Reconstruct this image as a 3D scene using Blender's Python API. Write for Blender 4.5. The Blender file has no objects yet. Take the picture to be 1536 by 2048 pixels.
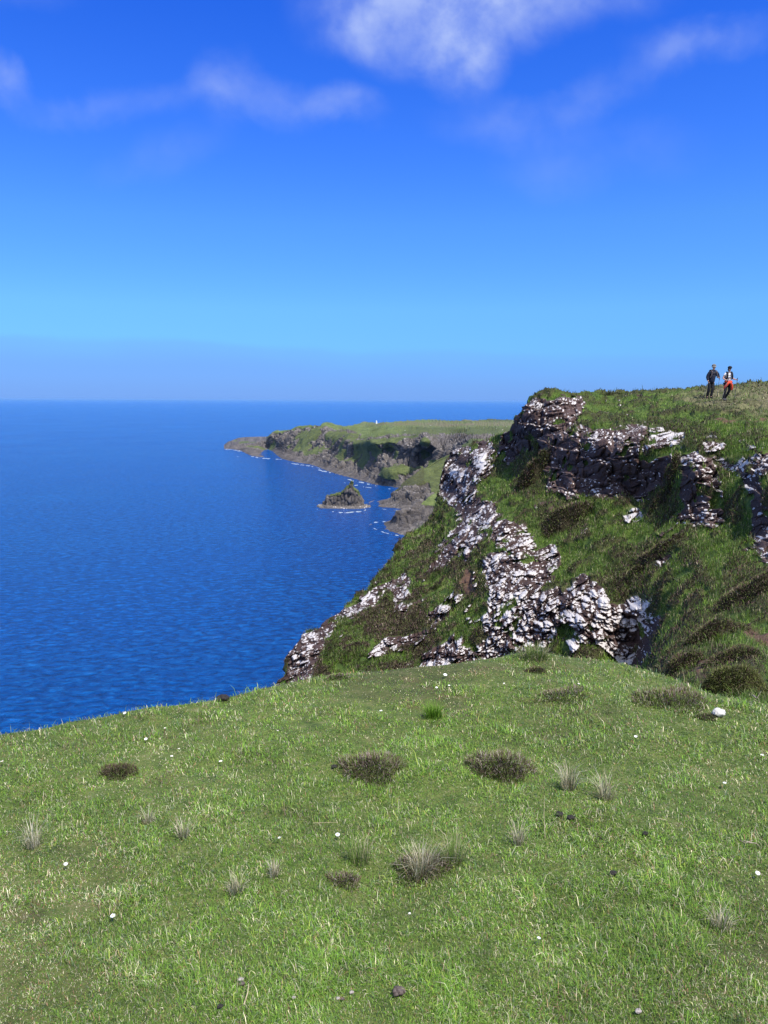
import bpy, math, random
import numpy as np
from mathutils import Vector, Matrix, Euler
from mathutils.bvhtree import BVHTree

random.seed(7)
RNG = np.random.default_rng(11)
SC = bpy.context.scene
COL = SC.collection
R = math.radians

# ---------------------------------------------------------------- camera
F = 1500.0                                    # focal length in photo pixels (1536 x 2048)
EYE = np.array([0.0, 0.0, 80.0])              # sea level is z = 0, the cliff top is about 80 m up
cam_d = bpy.data.cameras.new('camera')
cam_d.sensor_fit = 'VERTICAL'
cam_d.sensor_height = 36.0
cam_d.lens = 36.0 * F / 2048.0
cam_d.clip_start = 0.05
cam_d.clip_end = 200000.0
cam = bpy.data.objects.new('camera', cam_d)
COL.objects.link(cam)
PITCH = math.atan((1024 - 800) / F)
Mr = Matrix.Rotation(math.pi / 2 - PITCH, 3, 'X') @ Matrix.Rotation(R(0.25), 3, 'Z')
cam.matrix_world = Matrix.Translation(Vector(EYE)) @ Mr.to_4x4()
SC.camera = cam
MR = np.array(Mr)

# ---------------------------------------------------------------- light and sky
SUN_AZ, SUN_EL = R(143), R(59)                # azimuth from +Y (view) towards +X (right)
world = bpy.data.worlds.new('World')
SC.world = world
world.use_nodes = True
sun_d = bpy.data.lights.new('sun', 'SUN')
sun_d.energy = 5.0
sun_d.angle = R(0.53)
sun_d.color = (1.0, 0.955, 0.89)
sun = bpy.data.objects.new('sun', sun_d)
COL.objects.link(sun)
sdir = Vector((math.cos(SUN_EL) * math.sin(SUN_AZ), math.cos(SUN_EL) * math.cos(SUN_AZ), math.sin(SUN_EL)))
sun.rotation_euler = sdir.to_track_quat('Z', 'Y').to_euler()
sun.location = (20, -10, 140)
SC.view_settings.view_transform = 'Standard'
SC.view_settings.look = 'None'
SC.view_settings.exposure = 0.25
SC.view_settings.gamma = 1.0
SC.render.engine = 'CYCLES'
SC.cycles.max_bounces = 6
SC.cycles.diffuse_bounces = 3
SC.cycles.transparent_max_bounces = 8


def pdir(px, py):
    """photo pixel -> world direction with y = 1"""
    px = np.asarray(px, float); py = np.asarray(py, float)
    a = (px - 768) / F; b = (1024 - py) / F
    d = np.stack([a, b, -np.ones_like(a)], -1) @ MR.T
    return d / d[..., 1:2]


def uv_of(px, py):
    d = pdir(px, py)
    return float(d[0]), float(d[2])


class NT:
    """small helper for node trees"""
    def __init__(s, nt):
        s.nt = nt
        nt.nodes.clear()

    def n(s, t, inp=None, **kw):
        nd = s.nt.nodes.new(t)
        for k, v in kw.items():
            setattr(nd, k, v)
        for k, v in (inp or {}).items():
            if isinstance(v, bpy.types.NodeSocket):
                s.nt.links.new(v, nd.inputs[k])
            else:
                nd.inputs[k].default_value = v
        return nd

    def m(s, op, a, b=None, c=None, clamp=False):
        nd = s.nt.nodes.new('ShaderNodeMath')
        nd.operation = op
        nd.use_clamp = clamp
        for i, v in enumerate((a, b, c)):
            if v is None:
                continue
            if isinstance(v, bpy.types.NodeSocket):
                s.nt.links.new(v, nd.inputs[i])
            else:
                nd.inputs[i].default_value = v
        return nd.outputs[0]

    def ss(s, x, a, b, lo=0.0, hi=1.0):
        nd = s.n('ShaderNodeMapRange', {0: x, 1: a, 2: b, 3: lo, 4: hi}, interpolation_type='SMOOTHSTEP')
        return nd.outputs[0]

    def mix(s, f, a, b, bt='MIX'):
        nd = s.nt.nodes.new('ShaderNodeMix')
        nd.data_type = 'RGBA'
        nd.blend_type = bt
        for i, v in ((0, f), (6, a), (7, b)):
            if isinstance(v, bpy.types.NodeSocket):
                s.nt.links.new(v, nd.inputs[i])
            else:
                nd.inputs[i].default_value = v if i == 0 else (*v, 1) if len(v) == 3 else v
        return nd.outputs[2]

    def ramp(s, f, stops):
        nd = s.n('ShaderNodeValToRGB', {0: f})
        cr = nd.color_ramp
        while len(cr.elements) < len(stops):
            cr.elements.new(0.5)
        for e, (p, c) in zip(cr.elements, stops):
            e.position = p
            e.color = (*c, 1)
        return nd.outputs[0]


def build_world():
    t = NT(world.node_tree)
    sky = t.n('ShaderNodeTexSky', sky_type='NISHITA', sun_disc=False)
    sky.sun_elevation = SUN_EL
    sky.sun_rotation = SUN_AZ
    sky.altitude = 100
    sky.air_density = 1.0
    sky.dust_density = 0.3
    sky.ozone_density = 4.0
    tc = t.n('ShaderNodeTexCoord')
    g = tc.outputs['Generated']
    sp = t.n('ShaderNodeSeparateXYZ', {0: g})
    x, y, z = sp.outputs
    # deeper, cleaner blue in view; unseen overhead sky brightened and whitened as added fill
    col = sky.outputs[0]
    tint = t.ramp(z, [(0.0, (0.22, 0.50, 1.25)), (0.04, (0.24, 0.54, 1.20)), (0.115, (0.35, 0.70, 1.14)), (0.215, (0.33, 0.71, 1.28)),
                      (0.287, (0.26, 0.64, 1.54)), (0.43, (0.14, 0.52, 1.60)), (0.62, (0.55, 0.85, 1.45)), (0.8, (1.2, 1.25, 1.4))])
    col = t.mix(1.0, col, tint, 'MULTIPLY')
    # wisps and one bright cloud: soft bodies broken up by noise, laid out by direction
    ya = t.m('MAXIMUM', y, 0.05)
    u = t.m('DIVIDE', x, ya)
    v = t.m('DIVIDE', z, ya)
    uvv = t.n('ShaderNodeCombineXYZ', {0: u, 1: v}).outputs[0]
    n1 = t.n('ShaderNodeTexNoise', {'Vector': uvv, 'Scale': 7.0, 'Detail': 9.0, 'Roughness': 0.58, 'Distortion': 0.3})
    wv = t.n('ShaderNodeVectorMath', {0: n1.outputs['Color'], 1: (0.09, 0.09, 0), 2: uvv}, operation='MULTIPLY_ADD')
    w = t.n('ShaderNodeVectorMath', {0: wv.outputs[0], 1: (-0.045, -0.045, 0)}, operation='ADD').outputs[0]
    total = None
    for (px, py, ax, ay, rot, amp) in [
        (850, -10, 150, 75, 0, 1.0), (925, 95, 55, 62, 20, 0.85), (1060, -35, 150, 55, 0, 0.8), (720, 35, 50, 50, 0, 0.45),
        (1410, 72, 95, 30, 8, 0.36), (1335, 115, 50, 26, 10, 0.26), (1190, 180, 80, 28, 15, 0.26),
        (450, 165, 52, 46, -25, 0.40), (590, 205, 95, 30, -8, 0.34), (700, 215, 55, 28, -10, 0.36), (300, 190, 120, 26, 5, 0.18),
        (6, 165, 34, 26, -20, 0.5), (130, 215, 70, 22, 0, 0.26), (1030, 245, 110, 34, 0, 0.26), (330, 300, 100, 30, 20, 0.13),
        (1100, 340, 80, 40, 0, 0.14), (1250, 300, 120, 40, 0, 0.10), (800, 100, 60, 40, 0, 0.2),
        (-500, 100, 200, 80, 0, 0.6), (2100, 200, 240, 60, 0, 0.5), (20, -120, 200, 70, 10, 0.5)]:
        cu, cv = uv_of(px, py)
        k = 1.0 / F * (1 + 0.4 * ((1024 - py) / F))
        mp = t.n('ShaderNodeMapping', {'Vector': w, 'Location': (cu, cv, 0), 'Rotation': (0, 0, R(rot)),
                                       'Scale': (ax * k, ay * k, 1)}, vector_type='TEXTURE')
        ln = t.n('ShaderNodeVectorMath', {0: mp.outputs[0]}, operation='LENGTH').outputs['Value']
        b = t.ss(ln, 1.5, 0.0, 0.0, amp * 0.8)
        total = b if total is None else t.m('ADD', total, b)
    n2 = t.n('ShaderNodeTexNoise', {'Vector': uvv, 'Scale': 16.0, 'Detail': 8.0, 'Roughness': 0.55})
    br = t.ss(n2.outputs[0], 0.25, 0.72, 0.32, 1.10)
    c = t.m('MULTIPLY', total, br)
    c = t.m('MULTIPLY', c, t.ss(y, 0.05, 0.25))
    # rest of the sky, unseen behind the camera: clouds thickened and whitened as added fill
    n3 = t.n('ShaderNodeTexNoise', {'Vector': g, 'Scale': 2.5, 'Detail': 6.0})
    cb = t.m('MULTIPLY', t.ss(n3.outputs[0], 0.42, 0.62, 0.0, 0.85), t.ss(y, 0.05, -0.2))
    c = t.m('ADD', c, cb)
    c = t.m('MINIMUM', c, 0.86)
    col = t.mix(c, col, t.mix(t.ss(y, 0.05, -0.1), (3.1, 3.9, 6.6), (8.5, 8.8, 9.2)))
    # low bank of thin cloud and sea haze along the horizon
    ew = t.n('ShaderNodeTexNoise', {'Vector': t.n('ShaderNodeCombineXYZ', {0: t.m('MULTIPLY', u, 3.2), 1: t.m('MULTIPLY', v, 9.0)}).outputs[0],
                                    'Scale': 1.0, 'Detail': 6.0, 'Roughness': 0.5})
    wob = t.m('MULTIPLY', t.m('SUBTRACT', ew.outputs[0], 0.5), 0.05)
    slope = t.m('MULTIPLY', u, -0.022)
    top = t.m('ADD', t.m('ADD', 0.068, wob), slope)
    dd = t.m('SUBTRACT', top, v)
    bank = t.m('ADD', t.ss(dd, -0.003, 0.009, 0.0, 0.28), t.ss(dd, 0.0, 0.04, 0.0, 0.30))
    bank = t.m('MULTIPLY', bank, t.ss(u, 0.9, -0.35, 0.35, 1.0))
    col = t.mix(bank, col, (1.25, 2.45, 6.1))
    hz = t.ss(v, 0.035, -0.004, 0.0, 0.55)
    col = t.mix(hz, col, (1.35, 2.75, 6.3))
    bg = t.n('ShaderNodeBackground', {'Color': col, 'Strength': 0.125})
    t.n('ShaderNodeOutputWorld', {'Surface': bg.outputs[0]})


build_world()

# ---------------------------------------------------------------- numpy noise
def _h(ix, iy, iz, seed):
    h = (ix.astype(np.uint32) * np.uint32(374761393) + iy.astype(np.uint32) * np.uint32(668265263)
         + iz.astype(np.uint32) * np.uint32(2147483647 ^ 0x5bd1e995) + np.uint32((seed * 144665) & 0xffffffff))
    h = (h ^ (h >> np.uint32(13))) * np.uint32(1274126177)
    h = (h ^ (h >> np.uint32(16))) * np.uint32(2246822519)
    h = h ^ (h >> np.uint32(15))
    return h.astype(np.float64) / 4294967295.0


def vnoise(p, seed=0):
    i = np.floor(p).astype(np.int64)
    f = p - i
    f = f * f * f * (f * (f * 6 - 15) + 10)
    x, y, z = i[..., 0], i[..., 1], i[..., 2]
    r = 0
    for dx in (0, 1):
        wx = f[..., 0] if dx else 1 - f[..., 0]
        for dy in (0, 1):
            wy = f[..., 1] if dy else 1 - f[..., 1]
            for dz in (0, 1):
                wz = f[..., 2] if dz else 1 - f[..., 2]
                r = r + wx * wy * wz * _h(x + dx, y + dy, z + dz, seed)
    return r * 2 - 1


def fbm(p, octv=4, seed=0, gain=0.5):
    a, s, r = 1.0, 0.0, 0
    for k in range(octv):
        r = r + a * vnoise(p * (2.03 ** k) + k * 17.3, seed + k)
        s += a
        a *= gain
    return r / s


def cells(p, seed=0, jit=0.8):
    """blocky 3-D cells: random number per cell, gap to the cell border, offset from the cell centre, second random"""
    i = np.floor(p).astype(np.int64)
    n = p.shape[0]
    d1 = np.full(n, 9.0); d2 = np.full(n, 9.0)
    rid = np.zeros(n); rid2 = np.zeros(n); off = np.zeros((n, 3))
    for dx in (-1, 0, 1):
        for dy in (-1, 0, 1):
            for dz in (-1, 0, 1):
                cx, cy, cz = i[:, 0] + dx, i[:, 1] + dy, i[:, 2] + dz
                c = np.stack([cx + .5 + jit * (_h(cx, cy, cz, seed + 1) - .5), cy + .5 + jit * (_h(cx, cy, cz, seed + 2) - .5),
                              cz + .5 + jit * (_h(cx, cy, cz, seed + 3) - .5)], -1)
                v = p - c
                av = np.abs(v)
                d = 0.65 * av.max(1) + 0.35 * np.sqrt((v * v).sum(1))
                rr = _h(cx, cy, cz, seed + 4)
                near = d < d1
                d2 = np.where(near, d1, np.minimum(d2, d))
                rid = np.where(near, rr, rid)
                rid2 = np.where(near, _h(cx, cy, cz, seed + 5), rid2)
                off = np.where(near[:, None], v, off)
                d1 = np.where(near, d, d1)
    return rid, d2 - d1, off, rid2


def sst(x, a, b):
    t = np.clip((x - a) / (b - a), 0, 1)
    return t * t * (3 - 2 * t)


class RBF:
    def __init__(s, pts, vals):
        s.c = np.array(pts, float) / 500.0
        n = len(s.c)
        K = s.k(np.linalg.norm(s.c[:, None] - s.c[None], axis=2)) + np.eye(n) * 1e-4
        A = np.zeros((n + 3, n + 3))
        A[:n, :n] = K
        A[:n, n] = 1; A[:n, n + 1:] = s.c
        A[n, :n] = 1; A[n + 1:, :n] = s.c.T
        s.w = np.linalg.solve(A, np.concatenate([vals, [0, 0, 0]]))

    @staticmethod
    def k(r):
        return np.where(r > 1e-9, r * r * np.log(np.maximum(r, 1e-9)), 0)

    def __call__(s, x, y):
        q = np.stack([x, y], -1) / 500.0
        sh = q.shape[:-1]
        q = q.reshape(-1, 2)
        out = np.empty(len(q))
        for a in range(0, len(q), 50000):
            qq = q[a:a + 50000]
            r = np.linalg.norm(qq[:, None] - s.c[None], axis=2)
            out[a:a + 50000] = s.k(r) @ s.w[:-3] + s.w[-3] + qq @ s.w[-2:]
        return out.reshape(sh)


def sdpoly(x, y, poly):
    """signed distance (positive inside) to a polygon"""
    P = np.array(poly, float)
    d = np.full(x.shape, 1e18)
    ins = np.zeros(x.shape, bool)
    for k in range(len(P)):
        a = P[k]; b = P[(k + 1) % len(P)]
        e = b - a
        wx, wy = x - a[0], y - a[1]
        t = np.clip((wx * e[0] + wy * e[1]) / max(e @ e, 1e-9), 0, 1)
        d = np.minimum(d, (wx - e[0] * t) ** 2 + (wy - e[1] * t) ** 2)
        c = ((a[1] > y) != (b[1] > y)) & (x < (b[0] - a[0]) * (y - a[1]) / (b[1] - a[1] + 1e-12) + a[0])
        ins ^= c
    return np.where(ins, 1, -1) * np.sqrt(d)


# ---------------------------------------------------------------- mesh helpers
def tag(o, label=None, cat=None, group=None, kind=None):
    if label: o['label'] = label
    if cat: o['category'] = cat
    if group: o['group'] = group
    if kind: o['kind'] = kind
    return o


def link(name, me, mats, parent=None):
    o = bpy.data.objects.new(name, me)
    COL.objects.link(o)
    if parent is not None:
        o.parent = parent
    for m in (mats if isinstance(mats, (list, tuple)) else [mats]):
        me.materials.append(m)
    return o


def np_mesh(name, V, quads=None, tris=None, smooth=True, attrs=None, cols=None):
    me = bpy.data.meshes.new(name)
    nq = 0 if quads is None else len(quads)
    nt = 0 if tris is None else len(tris)
    me.vertices.add(len(V))
    me.vertices.foreach_set('co', np.ascontiguousarray(V, np.float32).ravel())
    me.loops.add(nq * 4 + nt * 3)
    me.polygons.add(nq + nt)
    li = []
    if nq: li.append(np.asarray(quads).ravel())
    if nt: li.append(np.asarray(tris).ravel())
    me.loops.foreach_set('vertex_index', np.concatenate(li).astype(np.int32))
    st = np.concatenate([np.arange(nq) * 4, nq * 4 + np.arange(nt) * 3]).astype(np.int32)
    me.polygons.foreach_set('loop_start', st)
    me.polygons.foreach_set('use_smooth', np.full(nq + nt, smooth))
    for k, a in (attrs or {}).items():
        at = me.attributes.new(k, 'FLOAT', 'POINT')
        at.data.foreach_set('value', np.ascontiguousarray(a, np.float32).ravel())
    for k, a in (cols or {}).items():
        at = me.attributes.new(k, 'FLOAT_COLOR', 'POINT')
        c = np.ones((len(V), 4), np.float32)
        c[:, :3] = a
        at.data.foreach_set('color', c.ravel())
    me.update(calc_edges=True)
    return me


def gridq(nr, nc):
    i = np.arange(nr * nc).reshape(nr, nc)
    return np.stack([i[:-1, :-1], i[1:, :-1], i[1:, 1:], i[:-1, 1:]], -1).reshape(-1, 4)


def grid_normals(P):
    du = np.gradient(P, axis=1)
    dv = np.gradient(P, axis=0)
    n = np.cross(dv, du)
    return n / np.maximum(np.linalg.norm(n, axis=-1, keepdims=True), 1e-9)


def submesh(me_V, quads, keep, attrs):
    q = quads[keep]
    used, inv = np.unique(q.ravel(), return_inverse=True)
    return me_V[used], inv.reshape(-1, 4), {k: a[used] for k, a in attrs.items()}


# ---------------------------------------------------------------- materials
def terrain_mat(name, sc=1.0, grass=None, heath=None, rock=None, lichen=(0.58, 0.54, 0.52), lic_scale=5.5, bump=0.05, soilc=(0.13, 0.075, 0.05), dip=False):
    m = bpy.data.materials.new(name)
    m.use_nodes = True
    t = NT(m.node_tree)
    geo = t.n('ShaderNodeNewGeometry')
    pos = geo.outputs['Position']
    lpos = pos
    if dip:
        lpos = t.n('ShaderNodeAttribute', attribute_name='ruv').outputs['Vector']
    nz = t.n('ShaderNodeSeparateXYZ', {0: geo.outputs['Normal']}).outputs[2]

    def at(k):
        return t.n('ShaderNodeAttribute', attribute_name=k).outputs['Fac']
    nA = t.n('ShaderNodeTexNoise', {'Vector': pos, 'Scale': 0.9 / sc, 'Detail': 6.0, 'Roughness': 0.6}).outputs[0]
    nB = t.n('ShaderNodeTexNoise', {'Vector': pos, 'Scale': 6.0 / sc, 'Detail': 5.0, 'Roughness': 0.65}).outputs[0]
    nC = t.n('ShaderNodeTexNoise', {'Vector': pos, 'Scale': 22.0 / sc, 'Detail': 4.0, 'Roughness': 0.7}).outputs[0]
    gf = t.m('ADD', t.m('MULTIPLY', nA, 0.55), t.m('MULTIPLY', nB, 0.45))
    G = t.ramp(gf, grass or [(0.36, (0.030, 0.050, 0.012)), (0.47, (0.050, 0.085, 0.016)), (0.56, (0.085, 0.130, 0.022)), (0.68, (0.150, 0.160, 0.055))])
    Hh = t.ramp(nB, heath or [(0.35, (0.020, 0.017, 0.010)), (0.5, (0.046, 0.036, 0.020)), (0.62, (0.055, 0.060, 0.020)), (0.75, (0.11, 0.085, 0.06))])
    rf = t.m('ADD', t.m('MULTIPLY', nC, 0.55), t.m('MULTIPLY', at('cell'), 0.45))
    Rk = t.ramp(rf, rock or [(0.25, (0.016, 0.011, 0.010)), (0.42, (0.048, 0.029, 0.025)), (0.58, (0.088, 0.056, 0.049)), (0.8, (0.15, 0.12, 0.105))])
    # crustose lichen: round spots that merge into sheets where it is dense
    vz = t.n('ShaderNodeTexVoronoi', {'Vector': t.n('ShaderNodeVectorMath', {0: lpos, 1: t.n('ShaderNodeTexNoise', {'Vector': pos, 'Scale': 4.0 / sc}).outputs['Color']}, operation='ADD').outputs[0],
                                      'Scale': lic_scale / sc, 'Randomness': 1.0}, feature='F1')
    vd = vz.outputs['Distance']
    vr = t.n('ShaderNodeSeparateColor', {0: vz.outputs['Color']}).outputs[0]
    L = at('lichen')
    up = t.m('MULTIPLY', t.m('MAXIMUM', nz, -0.6), 0.42)
    nD = t.n('ShaderNodeTexNoise', {'Vector': lpos, 'Scale': 1.5 / sc, 'Detail': 3.0, 'Roughness': 0.6}).outputs[0]
    rad = t.m('ADD', t.m('ADD', t.m('MULTIPLY', L, 0.95), up), t.m('MULTIPLY', t.m('SUBTRACT', nD, 0.5), 1.5))
    rad = t.m('SUBTRACT', rad, 0.38)
    r1 = t.m('ADD', rad, t.m('MULTIPLY', t.m('SUBTRACT', vr, 0.5), 0.6))
    l1 = t.ss(t.m('SUBTRACT', r1, vd), -0.02, 0.04)
    v2 = t.n('ShaderNodeTexVoronoi', {'Vector': lpos, 'Scale': lic_scale * 2.1 / sc, 'Randomness': 1.0}, feature='F1')
    v2r = t.n('ShaderNodeSeparateColor', {0: v2.outputs['Color']}).outputs[1]
    r2 = t.m('ADD', t.m('MULTIPLY', rad, 0.8), t.m('MULTIPLY', t.m('SUBTRACT', v2r, 0.55), 0.9))
    l2 = t.ss(t.m('SUBTRACT', r2, v2.outputs['Distance']), -0.02, 0.05)
    lm = t.m('MULTIPLY', t.m('MAXIMUM', l1, l2), t.ss(L, 0.02, 0.12))
    lc = t.mix(t.ss(nC, 0.30, 0.55), tuple(c * 0.8 for c in lichen), lichen)
    Rk = t.mix(lm, Rk, lc)
    S = t.ramp(nC, [(0.3, tuple(c * 0.6 for c in soilc)), (0.7, tuple(c * 1.25 for c in soilc))])
    col = t.mix(at('heath'), G, Hh)
    col = t.mix(at('soil'), col, S)
    col = t.mix(at('straw'), col, t.ramp(nB, [(0.35, (0.075, 0.075, 0.035)), (0.6, (0.20, 0.175, 0.10))]))
    col = t.mix(t.ss(at('rock'), 0.42, 0.58), col, Rk)
    bh = t.m('ADD', t.m('MULTIPLY', nB, 0.8), t.m('MULTIPLY', nC, 0.4))
    bh = t.m('ADD', bh, t.m('MULTIPLY', lm, 0.12))
    bp = t.n('ShaderNodeBump', {'Strength': 0.8, 'Distance': bump * sc, 'Height': bh})
    b = t.n('ShaderNodeBsdfPrincipled', {'Base Color': col, 'Roughness': 0.92, 'Specular IOR Level': 0.2, 'Normal': bp.outputs[0]})
    t.n('ShaderNodeOutputMaterial', {'Surface': b.outputs[0]})
    return m


def plain_mat(name, c, rough=0.8, spec=0.3, noise=None, c2=None, bump=0.0, attr=None, trans=0.0):
    m = bpy.data.materials.new(name)
    m.use_nodes = True
    t = NT(m.node_tree)
    if attr:
        col = t.n('ShaderNodeAttribute', attribute_name=attr).outputs['Color']
    elif noise:
        tc = t.n('ShaderNodeTexCoord').outputs['Object']
        nn = t.n('ShaderNodeTexNoise', {'Vector': tc, 'Scale': noise, 'Detail': 5.0, 'Roughness': 0.6}).outputs[0]
        col = t.ramp(nn, [(0.32, c), (0.68, c2 or tuple(x * 0.6 for x in c))])
    else:
        col = None
    inp = {'Roughness': rough, 'Specular IOR Level': spec}
    inp['Base Color'] = col if col is not None else (*c, 1)
    if bump and noise:
        inp['Normal'] = t.n('ShaderNodeBump', {'Strength': 0.7, 'Distance': bump, 'Height': nn}).outputs[0]
    b = t.n('ShaderNodeBsdfPrincipled', inp)
    out = b.outputs[0]
    if trans:
        tr = t.n('ShaderNodeBsdfTranslucent', {'Color': inp['Base Color']})
        out = t.n('ShaderNodeMixShader', {0: trans, 1: out, 2: tr.outputs[0]}).outputs[0]
    t.n('ShaderNodeOutputMaterial', {'Surface': out})
    return m


M_HILL = terrain_mat('hillside ground and rock', 1.0, dip=True)
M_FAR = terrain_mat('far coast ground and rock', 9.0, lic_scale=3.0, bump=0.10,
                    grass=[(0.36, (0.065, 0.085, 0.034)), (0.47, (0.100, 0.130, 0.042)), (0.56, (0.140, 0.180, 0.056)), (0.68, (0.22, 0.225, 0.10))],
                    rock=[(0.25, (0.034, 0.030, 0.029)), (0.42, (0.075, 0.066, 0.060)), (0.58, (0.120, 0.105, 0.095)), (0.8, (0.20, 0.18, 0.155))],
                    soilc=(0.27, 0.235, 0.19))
M_BLADE = plain_mat('grass blades', (0, 0, 0), 0.55, 0.25, attr='col', trans=0.25)
M_TWIG = plain_mat('heather twigs', (0, 0, 0), 0.85, 0.15, attr='col')


def hat(name, x, xs, ys):
    return np.interp(x, xs, ys)


# ---------------------------------------------------------------- screen-sampled terrain sheets (real depth, real size)
def sheet(pxs, top, bot, ctrl, nr, back):
    """rows: back rows first (behind the crest), then crest to foot. Returns P, PX, PY, number of back rows"""
    f = RBF([c[:2] for c in ctrl], np.log([c[2] for c in ctrl]))
    tp = np.interp(pxs, *zip(*top)); bt = np.interp(pxs, *zip(*bot))
    t = np.linspace(0, 1, nr)[:, None]
    PY = tp[None] * (1 - t) + bt[None] * t
    PX = np.repeat(pxs[None], nr, 0)
    D = np.exp(f(PX, PY))
    P = EYE + pdir(PX, PY) * D[..., None]
    B = back(pxs, P[0], P[1])                    # (k, nc, 3) far-to-near
    k = len(B)
    return np.concatenate([B, P]), np.concatenate([np.repeat(pxs[None], k, 0), PX]), np.concatenate([np.repeat(tp[None], k, 0), PY]), k

# ---------------------------------------------------------------- near hillside across the gully
LAWN_EDGE = [(-500, 1530), (-200, 1490), (0, 1452), (100, 1437), (200, 1412), (280, 1396), (350, 1388), (450, 1372), (575, 1350), (640, 1334), (700, 1330),
             (800, 1328), (900, 1322), (1000, 1310), (1060, 1302), (1110, 1308), (1180, 1322), (1250, 1338), (1330, 1362), (1400, 1395), (1470, 1408),
             (1536, 1420), (1700, 1440), (1900, 1460)]
HILL_TOP = [(560, 1362), (575, 1345), (580, 1308), (600, 1285), (612, 1262), (640, 1258), (655, 1238), (680, 1225), (720, 1190), (760, 1150), (778, 1130), (790, 1106),
            (806, 1078), (822, 1072), (850, 1052), (866, 1030), (874, 1006), (881, 980), (885, 952), (893, 922), (905, 903), (940, 890), (985, 876), (1020, 862), (1030, 840), (1045, 818),
            (1065, 796), (1092, 780), (1120, 787), (1200, 790), (1300, 785), (1380, 780), (1440, 774), (1500, 770), (1536, 767), (1700, 755), (1900, 750)]
HILL_BOT = [(px, py + 70) for px, py in LAWN_EDGE if px >= 450]
HILL_CTRL = [
    # ridge descending on the left
    (575, 1345, 28), (600, 1290, 29.5), (700, 1210, 33), (760, 1150, 37), (820, 1075, 45), (700, 1300, 27), (640, 1330, 27), (600, 1400, 25), (760, 1230, 30),
    (850, 1050, 48), (885, 980, 56), (890, 925, 60), (940, 890, 58), (985, 878, 54),
    (850, 1140, 34), (850, 1240, 28), (850, 1320, 25), (800, 1400, 22), (900, 1060, 39), (930, 980, 47), (960, 920, 50),
    # lower lichen crag
    (900, 1290, 24.5), (1000, 1320, 22.5), (1000, 1220, 24.2), (1000, 1120, 28.0), (950, 1150, 29), (1000, 1050, 32), (1000, 980, 39), (1015, 920, 46),
    (1080, 1320, 21.3), (1080, 1200, 23.4), (1100, 1110, 27.5), (1200, 1330, 19.4), (1200, 1260, 20.4), (1200, 1160, 22.6), (1280, 1340, 17.6), (1290, 1200, 20.6), (1300, 1290, 18.2),
    (1000, 1400, 20), (1200, 1400, 16),
    # bench above it and the upper crag
    (1100, 1040, 31), (1180, 1060, 28), (1200, 1000, 30.0), (1200, 985, 30.8), (1200, 880, 32.2), (1110, 975, 34), (1120, 900, 36), (1280, 980, 29.0), (1290, 870, 30.4),
    (1060, 930, 40), (1050, 850, 41.5), (1090, 800, 42.5), (1092, 781, 44), (1030, 842, 45), (1150, 840, 38), (1160, 800, 43), (1200, 850, 35.5), (1200, 790, 52), (1300, 850, 33), (1300, 786, 50),
    (1400, 860, 28.5), (1424, 796, 42), (1455, 806, 37.2), (1424, 778, 52), (1536, 768, 60), (1536, 800, 38), (1536, 850, 27), (1700, 757, 60), (1700, 850, 26),
    # pillar, gully and right-hand outcrop
    (1340, 940, 26.5), (1395, 945, 23.6), (1395, 1045, 22.4), (1440, 930, 24.5), (1450, 1040, 21.5), (1300, 1060, 24.8), (1380, 1100, 20.5), (1450, 1150, 17.2),
    (1510, 930, 21.5), (1510, 1050, 19.2), (1536, 1110, 17.3), (1700, 900, 19.5), (1700, 1100, 15.5), (1700, 1300, 9.5), (1900, 900, 18), (1900, 1300, 9), (1850, 760, 55),
    (1350, 1190, 18.2), (1350, 1270, 14.6), (1330, 1330, 12.0), (1400, 1250, 13.6), (1420, 1310, 10.3), (1450, 1350, 7.6), (1440, 1400, 5.9), (1500, 1400, 5.35),
    (1500, 1260, 11.6), (1536, 1200, 13.2), (1536, 1290, 9.6), (1536, 1350, 7.0), (1400, 1460, 5.6), (1536, 1480, 5.0), (1700, 1500, 4.8), (1900, 1520, 4.6), (1300, 1420, 9.0),
]
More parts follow.
